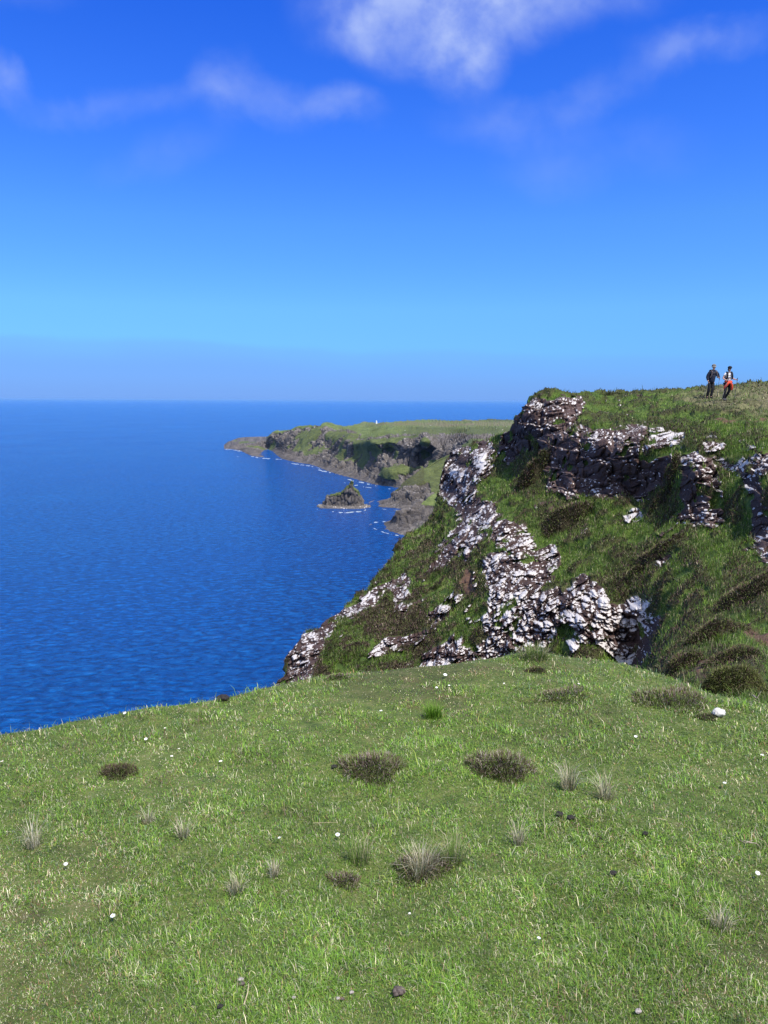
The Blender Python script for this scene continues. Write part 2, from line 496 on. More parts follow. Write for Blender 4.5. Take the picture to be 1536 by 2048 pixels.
ROCKS = {
    # name: (polygon, lichen, label)
    'upper': ([(1032, 852), (1042, 822), (1070, 799), (1095, 796), (1158, 797), (1165, 812), (1150, 836), (1165, 858), (1195, 866), (1240, 864), (1292, 862),
               (1283, 895), (1272, 922), (1300, 926), (1335, 922), (1340, 955), (1306, 992), (1230, 996), (1150, 991), (1100, 982), (1095, 950), (1112, 905), (1075, 892), (1050, 905), (1022, 930), (998, 925), (1004, 885), (1010, 858), (1022, 842)],
              0.17, 'long reddish brown jointed crag under the grassy plateau edge, spotted with white lichen', 'rock crag'),
    'ledge': ([(1292, 884), (1300, 872), (1340, 868), (1366, 872), (1362, 884), (1340, 892), (1310, 896), (1298, 903)],
              0.85, 'small white lichened ledge on the turf right of the upper crag', 'rock ledge'),
    'stub': ([(1338, 915), (1400, 908), (1410, 930), (1448, 928), (1480, 934), (1478, 945), (1440, 945), (1372, 935), (1350, 930)],
             0.5, 'low broken grey rock shelf just behind and above the free standing pillar', 'rock shelf'),
    'knob': ([(1412, 886), (1448, 885), (1450, 900), (1420, 908)], 0.7, 'little white flecked rock poking from the slope above the pillar', 'rock'),
    'pillar': ([(1368, 944), (1385, 936), (1425, 937), (1434, 955), (1428, 985), (1436, 1000), (1430, 1020), (1420, 1052), (1358, 1050), (1356, 1036), (1368, 1015), (1366, 975)],
               0.30, 'squat free standing brown rock pillar with a white lichened cap', 'rock pillar'),
    'right': ([(1488, 925), (1505, 908), (1536, 904), (1720, 895), (1730, 1130), (1540, 1135), (1518, 1105), (1508, 1060), (1486, 1020), (1482, 965)],
              0.36, 'dark rock outcrop cut by the right edge of the photo, grey white on top', 'rock outcrop'),
    'lower': ([(985, 1108), (1050, 1100), (1112, 1100), (1118, 1130), (1095, 1160), (1130, 1192), (1160, 1160), (1180, 1148), (1195, 1160), (1225, 1160), (1250, 1190), (1295, 1190), (1308, 1225),
               (1322, 1240), (1318, 1262), (1308, 1282), (1310, 1310), (1285, 1325), (1262, 1350), (1180, 1335), (1100, 1345), (1000, 1345), (858, 1345), (850, 1312), (880, 1290), (915, 1268), (945, 1242), (978, 1232), (988, 1190), (972, 1150)],
              0.58, 'broad dark crag splashed with bright white lichen just beyond the lawn edge', 'rock crag'),
    'spur': ([(886, 925), (905, 902), (940, 892), (985, 882), (988, 920), (978, 955), (952, 968), (962, 1005), (990, 1012), (1010, 1040), (1030, 1052), (1066, 1062), (1072, 1092),
              (1030, 1096), (995, 1090), (972, 1050), (960, 1105), (935, 1130), (912, 1110), (908, 1070), (925, 1035), (905, 1010), (884, 985)],
             0.47, 'pale grey lichen speckled rock rib running down the middle of the slope', 'rock rib'),
    'shelf': ([(868, 1238), (892, 1205), (915, 1180), (932, 1190), (908, 1238), (880, 1252)], 0.5, 'narrow white speckled rock ledge on the slope below the rock rib', 'rock ledge'),
    'knot': ([(870, 1105), (890, 1088), (908, 1092), (905, 1118), (880, 1124)], 0.45, 'small pale lichened boulder patch high on the left slope', 'rock patch'),
    'foot': ([(562, 1362), (575, 1345), (580, 1305), (600, 1280), (612, 1258), (640, 1252), (655, 1232), (690, 1216), (740, 1196), (760, 1196), (742, 1212), (700, 1232), (672, 1248), (668, 1275), (640, 1300), (630, 1330), (610, 1362)],
             0.30, 'pinkish grey lichened rocks stepping down to the lawn at the low end of the slope', 'rock outcrop'),
    'mid': ([(778, 1180), (805, 1160), (825, 1160), (812, 1185), (795, 1200), (830, 1215), (812, 1232), (796, 1215)], 0.30, 'scattered pale rocks halfway down the green left slope', 'rock patch'),
    'low': ([(752, 1300), (758, 1282), (768, 1288), (766, 1308)], 0.55, 'small upright white lichened rock low on the left slope', 'rock'),
    'lone': ([(1258, 1030), (1270, 1020), (1283, 1024), (1280, 1042), (1262, 1046)], 0.95, 'single white boulder on the turf bench under the upper crag', 'boulder'),
}
HEATHS = [[(1022, 905), (1060, 895), (1098, 925), (1095, 985), (1060, 1010), (1030, 980)], [(1075, 1010), (1130, 998), (1165, 1015), (1180, 1060), (1110, 1075), (1070, 1050)],
          [(1210, 1100), (1300, 1080), (1350, 1110), (1330, 1140), (1230, 1130)], [(1340, 1080), (1370, 1075), (1440, 1180), (1420, 1195), (1370, 1130)],
          [(1310, 930), (1350, 930), (1360, 1000), (1350, 1050), (1290, 1040), (1290, 1000)], [(1225, 845), (1370, 850), (1440, 880), (1400, 905), (1290, 862), (1230, 862)],
          [(1460, 1110), (1536, 1140), (1700, 1150), (1700, 1250), (1536, 1240), (1440, 1220)],
          [(1310, 1350), (1340, 1300), (1370, 1230), (1440, 1215), (1460, 1240), (1420, 1290), (1360, 1350), (1320, 1375)],
          [(1390, 1330), (1440, 1290), (1520, 1310), (1525, 1370), (1460, 1398), (1410, 1380)],
          [(1160, 1360), (1100, 1390), (1180, 1395), (1120, 1375)], [(1350, 1385), (1420, 1380), (1440, 1410), (1380, 1410)],
          [(900, 1130), (960, 1140), (975, 1200), (930, 1190)], [(700, 1240), (830, 1180), (870, 1240), (830, 1310), (740, 1280)],
          [(1430, 785), (1536, 765), (1900, 748), (1900, 766), (1536, 779), (1430, 791)], [(1380, 790), (1390, 778), (1440, 776), (1440, 783)]]
SOILS = [[(1478, 1262), (1505, 1258), (1560, 1262), (1700, 1270), (1700, 1300), (1540, 1296), (1505, 1285)], [(1390, 1330), (1408, 1330), (1412, 1360), (1400, 1375), (1392, 1350)],
         [(1440, 848), (1475, 846), (1470, 860), (1448, 862)], [(1500, 836), (1530, 836), (1530, 846), (1500, 846)], [(925, 1150), (945, 1145), (950, 1180), (930, 1200)]]
STRAWS = [[(1330, 798), (1400, 780), (1536, 772), (1900, 755), (1900, 830), (1536, 830), (1430, 825)]]

pxs = np.concatenate([np.arange(560, 1560, 1.25), np.arange(1560, 1900, 3.0)])


def hill_back(px, P0, P1):
    plateau = sst(px, 1035, 1085)[:, None]
    offs = [(260, 0, -12), (140, 0, -6), (70, 0, -2.6), (34, 0, -1.1), (16, 0, -0.5), (8, 0, -0.22), (4, 0, -0.09), (2, 0, -0.035), (1, 0, -0.01), (0.5, 0, -0.002)]
    drop = [(9, 18, -86), (8, 15, -60), (6.5, 12, -42), (5, 9.5, -27), (3.5, 7.5, -16), (2.2, 5, -9), (1.3, 3.4, -5), (0.7, 2.0, -2.4), (0.3, 1.0, -0.8), (0.1, 0.4, -0.15)]
    out = []
    rad = (P0 - EYE); rad[:, 2] = 0
    rad /= np.linalg.norm(rad, axis=1, keepdims=True)
    for a, b in zip(offs, drop):
        pa = P0 + rad * a[0] + np.array([0, 0, a[2]])
        pb = P0 + np.array([b[0], 0, 0]) + rad * b[1] + np.array([0, 0, b[2]])
        out.append(pa * plateau + pb * (1 - plateau))
    return np.array(out)


P, PX, PY, kb = sheet(pxs, HILL_TOP, HILL_BOT, HILL_CTRL, 520, hill_back)
# below the brow of the lawn the slope carries on down to the water
_bot = P[-1]
_lo = np.array([(0.2, 0.5), (0.5, 1.3), (1.0, 2.6), (1.7, 4.5), (2.6, 7.0), (3.6, 10.0), (4.8, 14.0), (6.2, 19.0), (8.0, 26.0), (10.0, 35.0), (12.0, 48.0), (14.0, 62.0), (16.0, 86.0)])
_ti = np.linspace(0, len(_lo) - 1, 80)
_lo = np.stack([np.interp(_ti, np.arange(len(_lo)), _lo[:, k]) for k in (0, 1)], 1)
_near = sst(pxs, 1250, 1420)[:, None]
_sk = []
for _a, _b in _lo:
    _q = _bot.copy()
    _q[:, 1] -= _a * 0.55; _q[:, 0] -= _a * 0.25; _q[:, 2] -= _b
    _r = _bot.copy()
    _r[:, 2] -= 0.25 * _b; _r[:, 1] -= 0.3 * _a
    _sk.append(_q * (1 - _near) + _r * _near)
P = np.concatenate([P, np.array(_sk)])
PX = np.concatenate([PX, np.repeat(PX[-1:], len(_sk), 0)])
PY = np.concatenate([PY, PY[-1:] + np.arange(1, len(_sk) + 1)[:, None] * 1.5])
SKIRT = len(_sk)
nr, nc = PX.shape
N0 = grid_normals(P)
flip = (N0 * (EYE - P)).sum(-1, keepdims=True)[kb + 5:].mean() < 0
if flip: N0 = -N0
Pf = P.reshape(-1, 3); Nf = N0.reshape(-1, 3)
# noise-jittered photo coordinates make the patch borders ragged
j1 = fbm(Pf * 1.1, 4, 5); j2 = fbm(Pf * 1.1 + 40, 4, 9)
depth = np.linalg.norm(Pf - EYE, axis=1)
jj = np.clip(22 * 28 / depth, 8, 28)
QX = PX.ravel() + j1 * jj; QY = PY.ravel() + j2 * jj
wide = 1.0
rock = np.zeros(len(Pf)); lich = np.zeros(len(Pf)); rid = np.full(len(Pf), -1)
for k, (nm, (poly, li, *_)) in enumerate(ROCKS.items()):
    bx = np.array(poly)
    sel = (QX > bx[:, 0].min() - 30) & (QX < bx[:, 0].max() + 30) & (QY > bx[:, 1].min() - 30) & (QY < bx[:, 1].max() + 30)
    d = np.full(len(Pf), -99.0)
    d[sel] = sdpoly(QX[sel], QY[sel], poly)
    m = sst(d, -8, 2)
    better = m > rock
    rid = np.where(better & (m > 0.4), k, rid)
    lich = np.where(better, li, lich)
    rock = np.maximum(rock, m)
heath = np.zeros(len(Pf)); soil = np.zeros(len(Pf)); straw = np.zeros(len(Pf))
for poly in HEATHS: heath = np.maximum(heath, sst(sdpoly(QX, QY, poly), -8, 8))
heath = np.maximum(heath * 0.70, sst(fbm(Pf * 0.55, 4, 31), 0.14, 0.36) * 0.7)
heath = np.maximum(heath, sst(fbm(Pf * 1.3 + 5, 4, 33), 0.20, 0.30) * 0.85)
for poly in SOILS: soil = np.maximum(soil, sst(sdpoly(QX, QY, poly), -3, 5))
for poly in STRAWS: straw = np.maximum(straw, sst(sdpoly(QX, QY, poly), -6, 14) * (0.45 + 0.55 * sst(fbm(Pf * 1.2, 3, 51), -0.2, 0.3)))
ex = sst(fbm(Pf * np.array([0.45, 0.45, 0.45]) + 7, 5, 88), 0.38, 0.43) * sst(PX.ravel(), 560, 620) * sst(-PX.ravel(), -985, -930) * sst(PY.ravel(), 1040, 1100)
ex = np.maximum(ex, sst(fbm(Pf * 1.1 + 17, 4, 89), 0.46, 0.51) * 0.9)
ex *= 1 - np.exp(-(((PX.ravel() - 1438) / 60) ** 2 + ((PY.ravel() - 800) / 16) ** 2))
lich = np.where(ex > rock, 0.35, lich)
rock = np.maximum(rock, ex)
sk_ = np.zeros((nr, nc)); sk_[-SKIRT:] = np.linspace(0, 1, SKIRT)[:, None]; sk_ = sk_.ravel()
exs = sst(sk_, 0.05, 0.3) * sst(fbm(Pf * 0.22 + 3, 4, 87) + 0.5 * sk_, -0.05, 0.12)
lich = np.where(exs > rock, 0.25, lich)
rock = np.maximum(rock, exs)
# turf grows on ledges inside the rock: bite holes where noise is high
hole = sst(fbm(Pf * np.array([1.0, 1.0, 1.4]), 4, 77), 0.26, 0.34)
rock = rock * (1 - hole * 0.85)
ledge_grass = rock < 0.5
vis = np.zeros((nr, nc)); vis[kb:-SKIRT] = 1; vis[-SKIRT:-SKIRT // 2:2] = 1
vis = vis.ravel()
rk = sst(rock, 0.2, 0.75)
# coordinates that run along and down the rock faces, in metres
colD = np.interp(pxs, [560, 900, 1000, 1100, 1250, 1400, 1536, 1900], [34, 33, 30, 28, 25, 22, 19, 18])
sco = np.concatenate([[0], np.cumsum(np.diff(pxs) * 0.5 * (colD[1:] + colD[:-1]) / F)])
RUV = np.stack([np.repeat(sco[None], nr, 0), np.zeros((nr, nc)), -(PY - 1050) / F * colD[None]], -1)
RUV = RUV.reshape(-1, 3)
# relief
disp = np.zeros(len(Pf))
grs = 1 - rk
sca = np.clip(depth / 28, 0.25, 2.2)
disp += grs * (0.20 * fbm(Pf * 0.9, 4, 3) + 0.10 * np.abs(fbm(Pf * 1.9, 3, 17)) + 0.10 * fbm(Pf * 2.6, 3, 13) + heath * (0.10 + 0.12 * np.abs(fbm(Pf * 3.2, 3, 23)))) * np.clip(sca, 0.3, 1.6)
ri = np.where(rk > 0.01)[0]
W = Pf[ri] + 0.25 * np.stack([fbm(Pf[ri] * 0.8, 3, 61), fbm(Pf[ri] * 0.8, 3, 62), fbm(Pf[ri] * 0.8, 3, 63)], -1)
# beds and joints follow the face of the crags, not the level
W = RUV[ri] + 0.22 * np.stack([fbm(Pf[ri] * 0.8, 3, 61), fbm(Pf[ri] * 0.8, 3, 62), fbm(Pf[ri] * 0.8, 3, 63)], -1)
big = W / np.array([1.15, 1.7, 1.05])
c1, g1, o1, s1 = cells(big, 100, 0.75)
c2, g2, o2, s2 = cells(W / np.array([0.55, 0.65, 0.33]), 200, 0.75)
c3, g3, o3, s3 = cells(W / np.array([0.17, 0.25, 0.10]), 300, 0.9)
far2 = np.clip(depth[ri] / 35, 1, 2)
zz = Pf[ri][:, 2] + 0.10 * Pf[ri][:, 0] + 0.5 * fbm(Pf[ri] * np.array([.25, .25, .05]), 2, 95) + 0.5 * s1
hh = 0.85
fr = zz / hh - np.floor(zz / hh)
terr = np.where(fr < 0.9, fr / 0.9, (1 - fr) / 0.1)
dr = 0.20 + 0.42 * terr + 0.60 * (c1 - 0.5) - 0.34 * (1 - sst(g1, 0.0, 0.14))
dr += 0.28 * (c2 - 0.5) + 0.06 * o2[:, 2] * s2 - 0.20 * (1 - sst(g2, 0.0, 0.16)) + 0.07 * (c3 - .5) - 0.05 * (1 - sst(g3, 0, .22))
names_ = list(ROCKS)
cobk = np.array([0.15 if k_ in ('upper', 'pillar', 'stub', 'right') else 1.0 for k_ in names_] + [1.0])
cob = cobk[rid[ri]]
sI = np.clip(depth[ri] / 30, .8, 1.6)[:, None]
ca, ga, oa, sa = cells(W / (1.25 * sI), 400, 0.9)
cb_, gb, ob, sb = cells(W / (0.46 * sI) * np.array([1, 1, 1.25]), 420, 0.9)
cc3, gc, oc, sc3 = cells(W / (0.20 * sI) * np.array([1, 1, 1.25]), 440, 0.9)
dc = 0.15 + 0.75 * (ca - 0.45) * sst(ga, 0, .3) + 0.30 * sst(ga, 0, .45) + 0.26 * (cb_ - .5) + 0.20 * sst(gb, 0, .4) + 0.10 * (cc3 - .5) + 0.07 * sst(gc, 0, .4)
dr = dr * (1 - cob) + dc * cob
dr += 0.06 * fbm(Pf[ri] * 4, 3, 91)
lgap = (0.45 + 0.75 * cb_) * (0.35 + 0.65 * sst(gb, 0.02, .22)) * (0.6 + .4 * sst(ga, 0.02, .15))
lmod = np.ones(len(Pf)); lmod[ri] = 1 - cob + cob * np.clip(lgap * 1.35, 0, 1.25)
lich = lich * lmod
calm = 1 - np.exp(-(((PX.ravel() - 1438) / 42) ** 2 + ((PY.ravel() - 800) / 9) ** 2))
disp *= calm
disp3 = np.zeros((len(Pf), 3))
rdir = np.array([-0.22, -0.92, 0.12]); rdir /= np.linalg.norm(rdir)
disp3[ri] = (rk[ri] * dr * far2)[:, None] * rdir
cell = np.full(len(Pf), 0.5); cell[ri] = (0.5 * c2 + 0.3 * c1 + 0.2 * c3) * (1 - cob) + cob * (0.3 + 0.3 * cb_)
fade = np.ones((nr, nc)); fade[:kb] = np.linspace(0, 1, kb)[:, None] ** 2
Pd = Pf + (Nf * disp[:, None] + disp3) * fade.ravel()[:, None]
# rock faces also stick out sideways to break the crest line
HILL = Pd.reshape(nr, nc, 3)
quads = gridq(nr, nc)
if flip: quads = quads[:, ::-1]
attrs = dict(rock=rock, lichen=lich * (0.55 + 0.9 * sst(fbm(Pf * 0.7, 3, 41), -0.35, 0.35)), heath=heath, soil=soil, straw=straw, cell=cell, ruv=RUV)
qr = rid[quads]
qrk = rock[quads].mean(1)
done = np.zeros(len(quads), bool)
for k, (nm, (poly, li, label, cat)) in enumerate(ROCKS.items()):
    keep = (qr == k).sum(1) >= 3
    keep &= (qrk > 0.3)
    keep &= ~done
    # only the biggest connected piece is the outcrop, crumbs stay with the slope
    kk = np.where(keep)[0]
    if len(kk) == 0: continue
    ks = set(kk.tolist()); W1 = nc - 1; best = []
    while ks:
        st_ = [ks.pop()]; comp = []
        while st_:
            a_ = st_.pop(); comp.append(a_)
            for b_ in (a_ - 1, a_ + 1, a_ - W1, a_ + W1):
                if b_ in ks:
                    ks.discard(b_); st_.append(b_)
        if len(comp) > len(best): best = comp
    keep[:] = False; keep[best] = True
    done |= keep
    if keep.sum() < 12: continue
    V, q, at = submesh(Pd, quads, keep, attrs)
    o = link(cat.replace(' ', '_'), np_mesh('rock', V, quads=q, attrs=at, cols={'ruv': at.pop('ruv')}), M_HILL)
    tag(o, label, cat)
V, q, at = submesh(Pd, quads, ~done, attrs)
o = link('hillside', np_mesh('hillside', V, quads=q, attrs=at, cols={'ruv': at.pop('ruv')}), M_HILL)
tag(o, kind='structure')
HILL_BVH = BVHTree.FromPolygons([tuple(v) for v in HILL[::2, ::2].reshape(-1, 3)], gridq(*HILL[::2, ::2].shape[:2]).tolist())


def on_hill(px, py):
    d = pdir(px, py)
    h = HILL_BVH.ray_cast(Vector(EYE), Vector(d).normalized())
    return np.array(h[0]) if h[0] is not None else None


# ---------------------------------------------------------------- foreground clifftop turf
def lawn_plane(x, y):
    x = np.asarray(x, float); y = np.asarray(y, float)
    z = -1.6 - 0.10 * y + 0.012 * x
    p = np.stack([x * 0.55, y * 0.55, np.zeros_like(x)], -1)
    z = z + 0.10 * fbm(p, 3, 400) + 0.035 * fbm(p * 4.2, 3, 410)
    return z + 80.0


_ed = np.array(LAWN_EDGE, float)
_dd = pdir(_ed[:, 0], _ed[:, 1])
_Y = 1.6 / (-_dd[:, 2] - 0.10 + 0.012 * _dd[:, 0])
_U = _dd[:, 0]


def lawn_z(x, y):
    x = np.asarray(x, float); y = np.asarray(y, float)
    u = x / np.maximum(y, 0.6)
    ye = np.interp(u, _U, _Y) - 0.21
    ye = ye + 0.10 * fbm(np.stack([x * 1.6, y * 0.2, np.zeros_like(x)], -1), 3, 420)
    k = np.interp(u, [0.3, 0.42], [1.0, 0.35])
    d = np.maximum(y - ye, 0)
    drop = np.where(d < 1.4, k * d * d, k * 1.96 + (d - 1.4) * 2.8 * k)
    return lawn_plane(x, y) - drop


gx = np.arange(-9, 9.5, 0.04); gy = np.arange(-4, 10, 0.04)
GX, GY = np.meshgrid(gx, gy)
GZ = lawn_z(GX, GY)
LV = np.stack([GX, GY, GZ], -1).reshape(-1, 3)
zero = np.zeros(len(LV))


def turf_zones(x, y):
    p = np.stack([x, y, np.zeros_like(x)], -1)
    dry = fbm(p * 0.9 + 3, 4, 500)
    lush = fbm(p * 0.6 + 9, 4, 510)
    fine = fbm(p * 5.0, 3, 520)
    return dry, lush, fine


dry, lush, fine = turf_zones(LV[:, 0], LV[:, 1])
M_TURF = terrain_mat('clifftop turf', 0.12, bump=0.04,
                     grass=[(0.36, (0.040, 0.062, 0.016)), (0.47, (0.080, 0.115, 0.026)), (0.56, (0.125, 0.150, 0.040)), (0.70, (0.21, 0.18, 0.10))])
q = gridq(len(gy), len(gx))[:, ::-1]
lm = np_mesh('ground', LV, quads=q, attrs=dict(rock=zero, lichen=zero, heath=sst(dry, .1, .5) * .5, soil=sst(fine, .25, .5) * .3, straw=zero, cell=zero + .5))
o = link('ground', lm, M_TURF)
tag(o, kind='structure')


def on_lawn(px, py):
    d = pdir(px, py)
    t = 1.4
    while t < 12:
        p = EYE + d * t
        if p[2] < lawn_z(p[0], p[1]):
            return p
        t += 0.01
    return EYE + d * t

# ---------------------------------------------------------------- far coast
def seaD(px, py):
    d = pdir(px, py)
    return -80.0 / d[..., 2]


def coast(name, top, bot, ctrl, x0, x1, step, nrow, rockf, backoff, amp=1.0, kind='structure', shore=True, label=None, cat=None, greenband=None):
    px = np.arange(x0, x1, step)
    if shore:
        ctrl = list(ctrl) + [(a, b, seaD(a, b)) for a, b in bot]

    def back(pp, P0, P1):
        rad = (P0 - EYE); rad[:, 2] = 0
        rad /= np.linalg.norm(rad, axis=1, keepdims=True)
        out = []
        for f in (1.0, 0.6, 0.35, 0.18, 0.08, 0.03):
            q = P0 + rad * backoff[0] * f + np.array([backoff[1] * f, 0, 0])
            q[:, 2] = P0[:, 2] * (1 - f ** backoff[2]) + (-3) * f ** backoff[2]
            out.append(q)
        return np.array(out)
    P, PX, PY, kb = sheet(px, top, bot, ctrl, nrow, back)
    if shore:                                     # foot dips under the water
        ft = P[-1:].copy(); ft[..., 2] -= 4; ft[..., 1] -= 6
        P = np.concatenate([P, ft]); PX = np.concatenate([PX, PX[-1:]]); PY = np.concatenate([PY, PY[-1:]])
    n, c = PX.shape
    N = grid_normals(P)
    fl = (N * (EYE - P)).sum(-1)[kb + 2:].mean() < 0
    if fl: N = -N
    Pf = P.reshape(-1, 3); Nf = N.reshape(-1, 3)
    j1 = fbm(Pf * 0.03, 4, 5) * 7; j2 = fbm(Pf * 0.03 + 30, 4, 6) * 6
    at = rockf(PX.ravel() + j1, PY.ravel() + j2, Pf)
    rk = sst(at['rock'], 0.3, 0.7)
    S = Pf / np.array([9.0, 9.0, 16.0]) + 0.35 * fbm(Pf * 0.05, 3, 8)[:, None]
    c1, g1, o1, s1 = cells(S, 700, 0.8)
    c2, g2, o2, s2 = cells(Pf / np.array([3.2, 3.2, 4.5]), 720, 0.8)
    high = sst(Pf[:, 2], 0.5, 8)
    d = rk * high * (4.5 * (c1 - 0.5) - 2.5 * (1 - sst(g1, 0, .25)) + 1.6 * (c2 - .5) - 0.8 * (1 - sst(g2, 0, .3)))
    d += rk * (1 - high) * 0.9 * fbm(Pf * 0.25, 3, 19) + high * 5.0 * fbm(Pf * np.array([0.045, 0.045, 0.012]), 4, 77) * (Pf[:, 2] < 47)
    d += (1 - rk) * (1.6 * fbm(Pf * 0.05, 4, 9) + 0.5 * fbm(Pf * 0.3, 2, 14))
    fade = np.ones((n, c)); fade[:kb] = 0.3
    Pf = Pf + Nf * (d * amp * fade.ravel())[:, None]
    at['cell'] = 0.5 * c1 + 0.5 * c2
    for k in ('rock', 'lichen', 'heath', 'soil', 'straw'):
        at.setdefault(k, np.zeros(len(Pf)))
    q = gridq(n, c)
    if fl: q = q[:, ::-1]
    o = link(name, np_mesh(name, Pf, quads=q, attrs=at), M_FAR)
    tag(o, label, cat, kind=kind)
    return o, BVHTree.FromPolygons([tuple(v) for v in Pf], q.tolist())


FAR_TOP = [(448, 896), (480, 889), (520, 884), (532, 882), (540, 870), (552, 862), (575, 860), (590, 857), (600, 853), (640, 851), (648, 845), (662, 845), (675, 851), (700, 852), (725, 846),
           (745, 845), (755, 846), (790, 844), (850, 839), (900, 841), (950, 841), (980, 838), (1000, 839), (1030, 840), (1120, 841)]
FAR_BOT = [(448, 897.5), (480, 901), (500, 911), (530, 915), (560, 916), (590, 924), (620, 929), (650, 940), (680, 950), (720, 961), (750, 969), (780, 973), (800, 976), (850, 988), (1120, 1040)]
FAR_CTRL = [(480, 890, 1270), (520, 885, 1240), (540, 871, 1215), (575, 861, 1190), (600, 855, 1160), (655, 846, 1120), (535, 905, 1190), (600, 900, 1040), (600, 912, 1000), (660, 920, 900), (700, 920, 850), (655, 885, 1000), (600, 875, 1090),
            (715, 900, 850), (720, 868, 960), (725, 846, 1500), (700, 853, 1250), (700, 862, 1010), (850, 840, 1800), (980, 839, 1900), (1030, 841, 1900), (1120, 842, 1900), (850, 855, 1100), (740, 862, 1050),
            (740, 872, 830), (780, 868, 800), (850, 866, 770), (950, 864, 740), (1000, 866, 700), (1120, 870, 650), (740, 900, 790), (740, 940, 760), (780, 940, 700), (850, 900, 715), (900, 910, 650), (1000, 890, 640),
            (780, 900, 760), (760, 930, 735)]
PL_RIM = [(440, 880), (535, 878), (545, 866), (570, 861), (600, 857), (648, 848), (655, 851), (690, 856), (712, 866), (722, 872), (745, 872), (770, 868), (850, 867), (950, 866), (1010, 864), (1120, 862)]


def far_masks(x, y, P):
    rim = np.interp(x, *zip(*PL_RIM))
    below = y - rim
    rock = sst(below, -1, 3)
    # grassy slopes between the cliff bands
    g = fbm(P * 0.03, 5, 44)
    grassy = sst(g, -0.04, 0.16)
    for poly in ([(708, 880), (722, 876), (730, 900), (720, 915), (710, 910)], [(860, 925), (930, 900), (960, 930), (900, 985), (840, 975)]):
        grassy = np.maximum(grassy, sst(sdpoly(x, y, poly), -6, 4))
    rock = rock * (1 - 0.75 * grassy * (y > rim + 4))
    base = np.interp(x, [440, 535, 600, 660, 700, 740, 780, 1120], [884, 899, 905, 916, 925, 945, 962, 962])
    shelf = sst(y - base, -2, 3)
    rock = np.maximum(rock, shelf)
    strawb = sst(fbm(P * np.array([0.008, 0.02, 0.01]), 3, 46), 0.0, 0.3) * (below < 0) * sst(y, 838, 842) * sst(-y, -856, -848)
    return dict(rock=rock, soil=0.7 * shelf * sst(P[:, 2], -1, 1.2), lichen=(below > 0) * (0.06 - 0.04 * shelf) + 0.0 * sst(below, 0, 3) * sst(-below, -14, -8), heath=0.35 * sst(g, -0.3, 0.0) * (below > 0) + (below < 0) * (0.42 * sst(y, 853, 855) * sst(x, 780, 830) + 0.6 * sst(-y, -843.5, -841) * sst(x, 860, 930)), straw=np.clip(strawb * 0.8 * (x > 720) + 0.8 * sst(y, 845.5, 848) * sst(-y, -853, -850) * sst(x, 745, 800) * (below < 0), 0, 1))


far_o, FAR_BVH = coast('headland', FAR_TOP, FAR_BOT, FAR_CTRL, 448, 1120, 1.0, 170, far_masks, (500, 0, 1.2))

SPUR_TOP = [(738, 1004), (750, 1003), (775, 1000), (790, 985), (812, 962), (835, 945), (858, 928), (880, 915), (905, 905), (960, 895), (1020, 890)]
SPUR_BOT = [(738, 1010), (760, 1014), (790, 1016), (830, 1020), (870, 1022), (960, 1030), (1020, 1035)]
SPUR_CTRL = [(750, 1005, 592), (775, 1001, 580), (790, 988, 578), (812, 965, 597), (858, 930, 628), (905, 906, 630), (1020, 892, 560), (830, 1000, 557), (830, 988, 562), (880, 995, 550), (880, 960, 592), (960, 950, 540), (1020, 960, 500), (790, 1003, 567)]


def spur_masks(x, y, P):
    edge = np.interp(x, [730, 785, 820, 870, 905, 1020], [990, 985, 972, 985, 990, 985])
    rock = np.maximum(sst(y - edge, -2, 4), sst(-fbm(P * 0.03, 3, 3), 0.12, 0.3) * sst(y - np.interp(x, *zip(*SPUR_TOP)), 2, 6) * (x < 860))
    shelf = sst(8 - P[:, 2], 0, 5)
    return dict(rock=rock, lichen=0.05 + 0.25 * shelf * 0, heath=0.3 * (x < 850) + 0.40 + np.zeros(len(x)), soil=np.zeros(len(x)))


coast('promontory', SPUR_TOP, SPUR_BOT, SPUR_CTRL, 738, 1020, 0.8, 150, spur_masks, (60, 20, 1.5), 0.8)

NEAR_TOP = [(737, 1050), (760, 1047), (778, 1044), (784, 1030), (790, 1022), (800, 1019), (818, 1020), (830, 1008), (850, 1000), (868, 988), (890, 975), (930, 960), (980, 950)]
NEAR_BOT = [(737, 1053), (760, 1060), (790, 1066), (812, 1072), (850, 1085), (980, 1110)]
NEAR_CTRL = [(760, 1048, 490), (778, 1044, 476), (784, 1032, 468), (800, 1022, 468), (818, 1021, 470), (830, 1010, 476), (868, 990, 487), (930, 962, 500), (980, 952, 470), (790, 1050, 464), (830, 1060, 450), (850, 1040, 456), (870, 1012, 476), (900, 1040, 440), (980, 1040, 400)]


def near_masks(x, y, P):
    rock = 1 - sst(sdpoly(x, y, [(842, 1010), (862, 985), (900, 965), (990, 940), (990, 1010), (900, 1010), (865, 1012)]), -3, 4)
    return dict(rock=rock, lichen=np.full(len(x), 0.04), heath=np.full(len(x), 0.1), soil=np.zeros(len(x)))


coast('cape', NEAR_TOP, NEAR_BOT, NEAR_CTRL, 737, 980, 0.7, 140, near_masks, (50, 15, 1.5), 0.55)


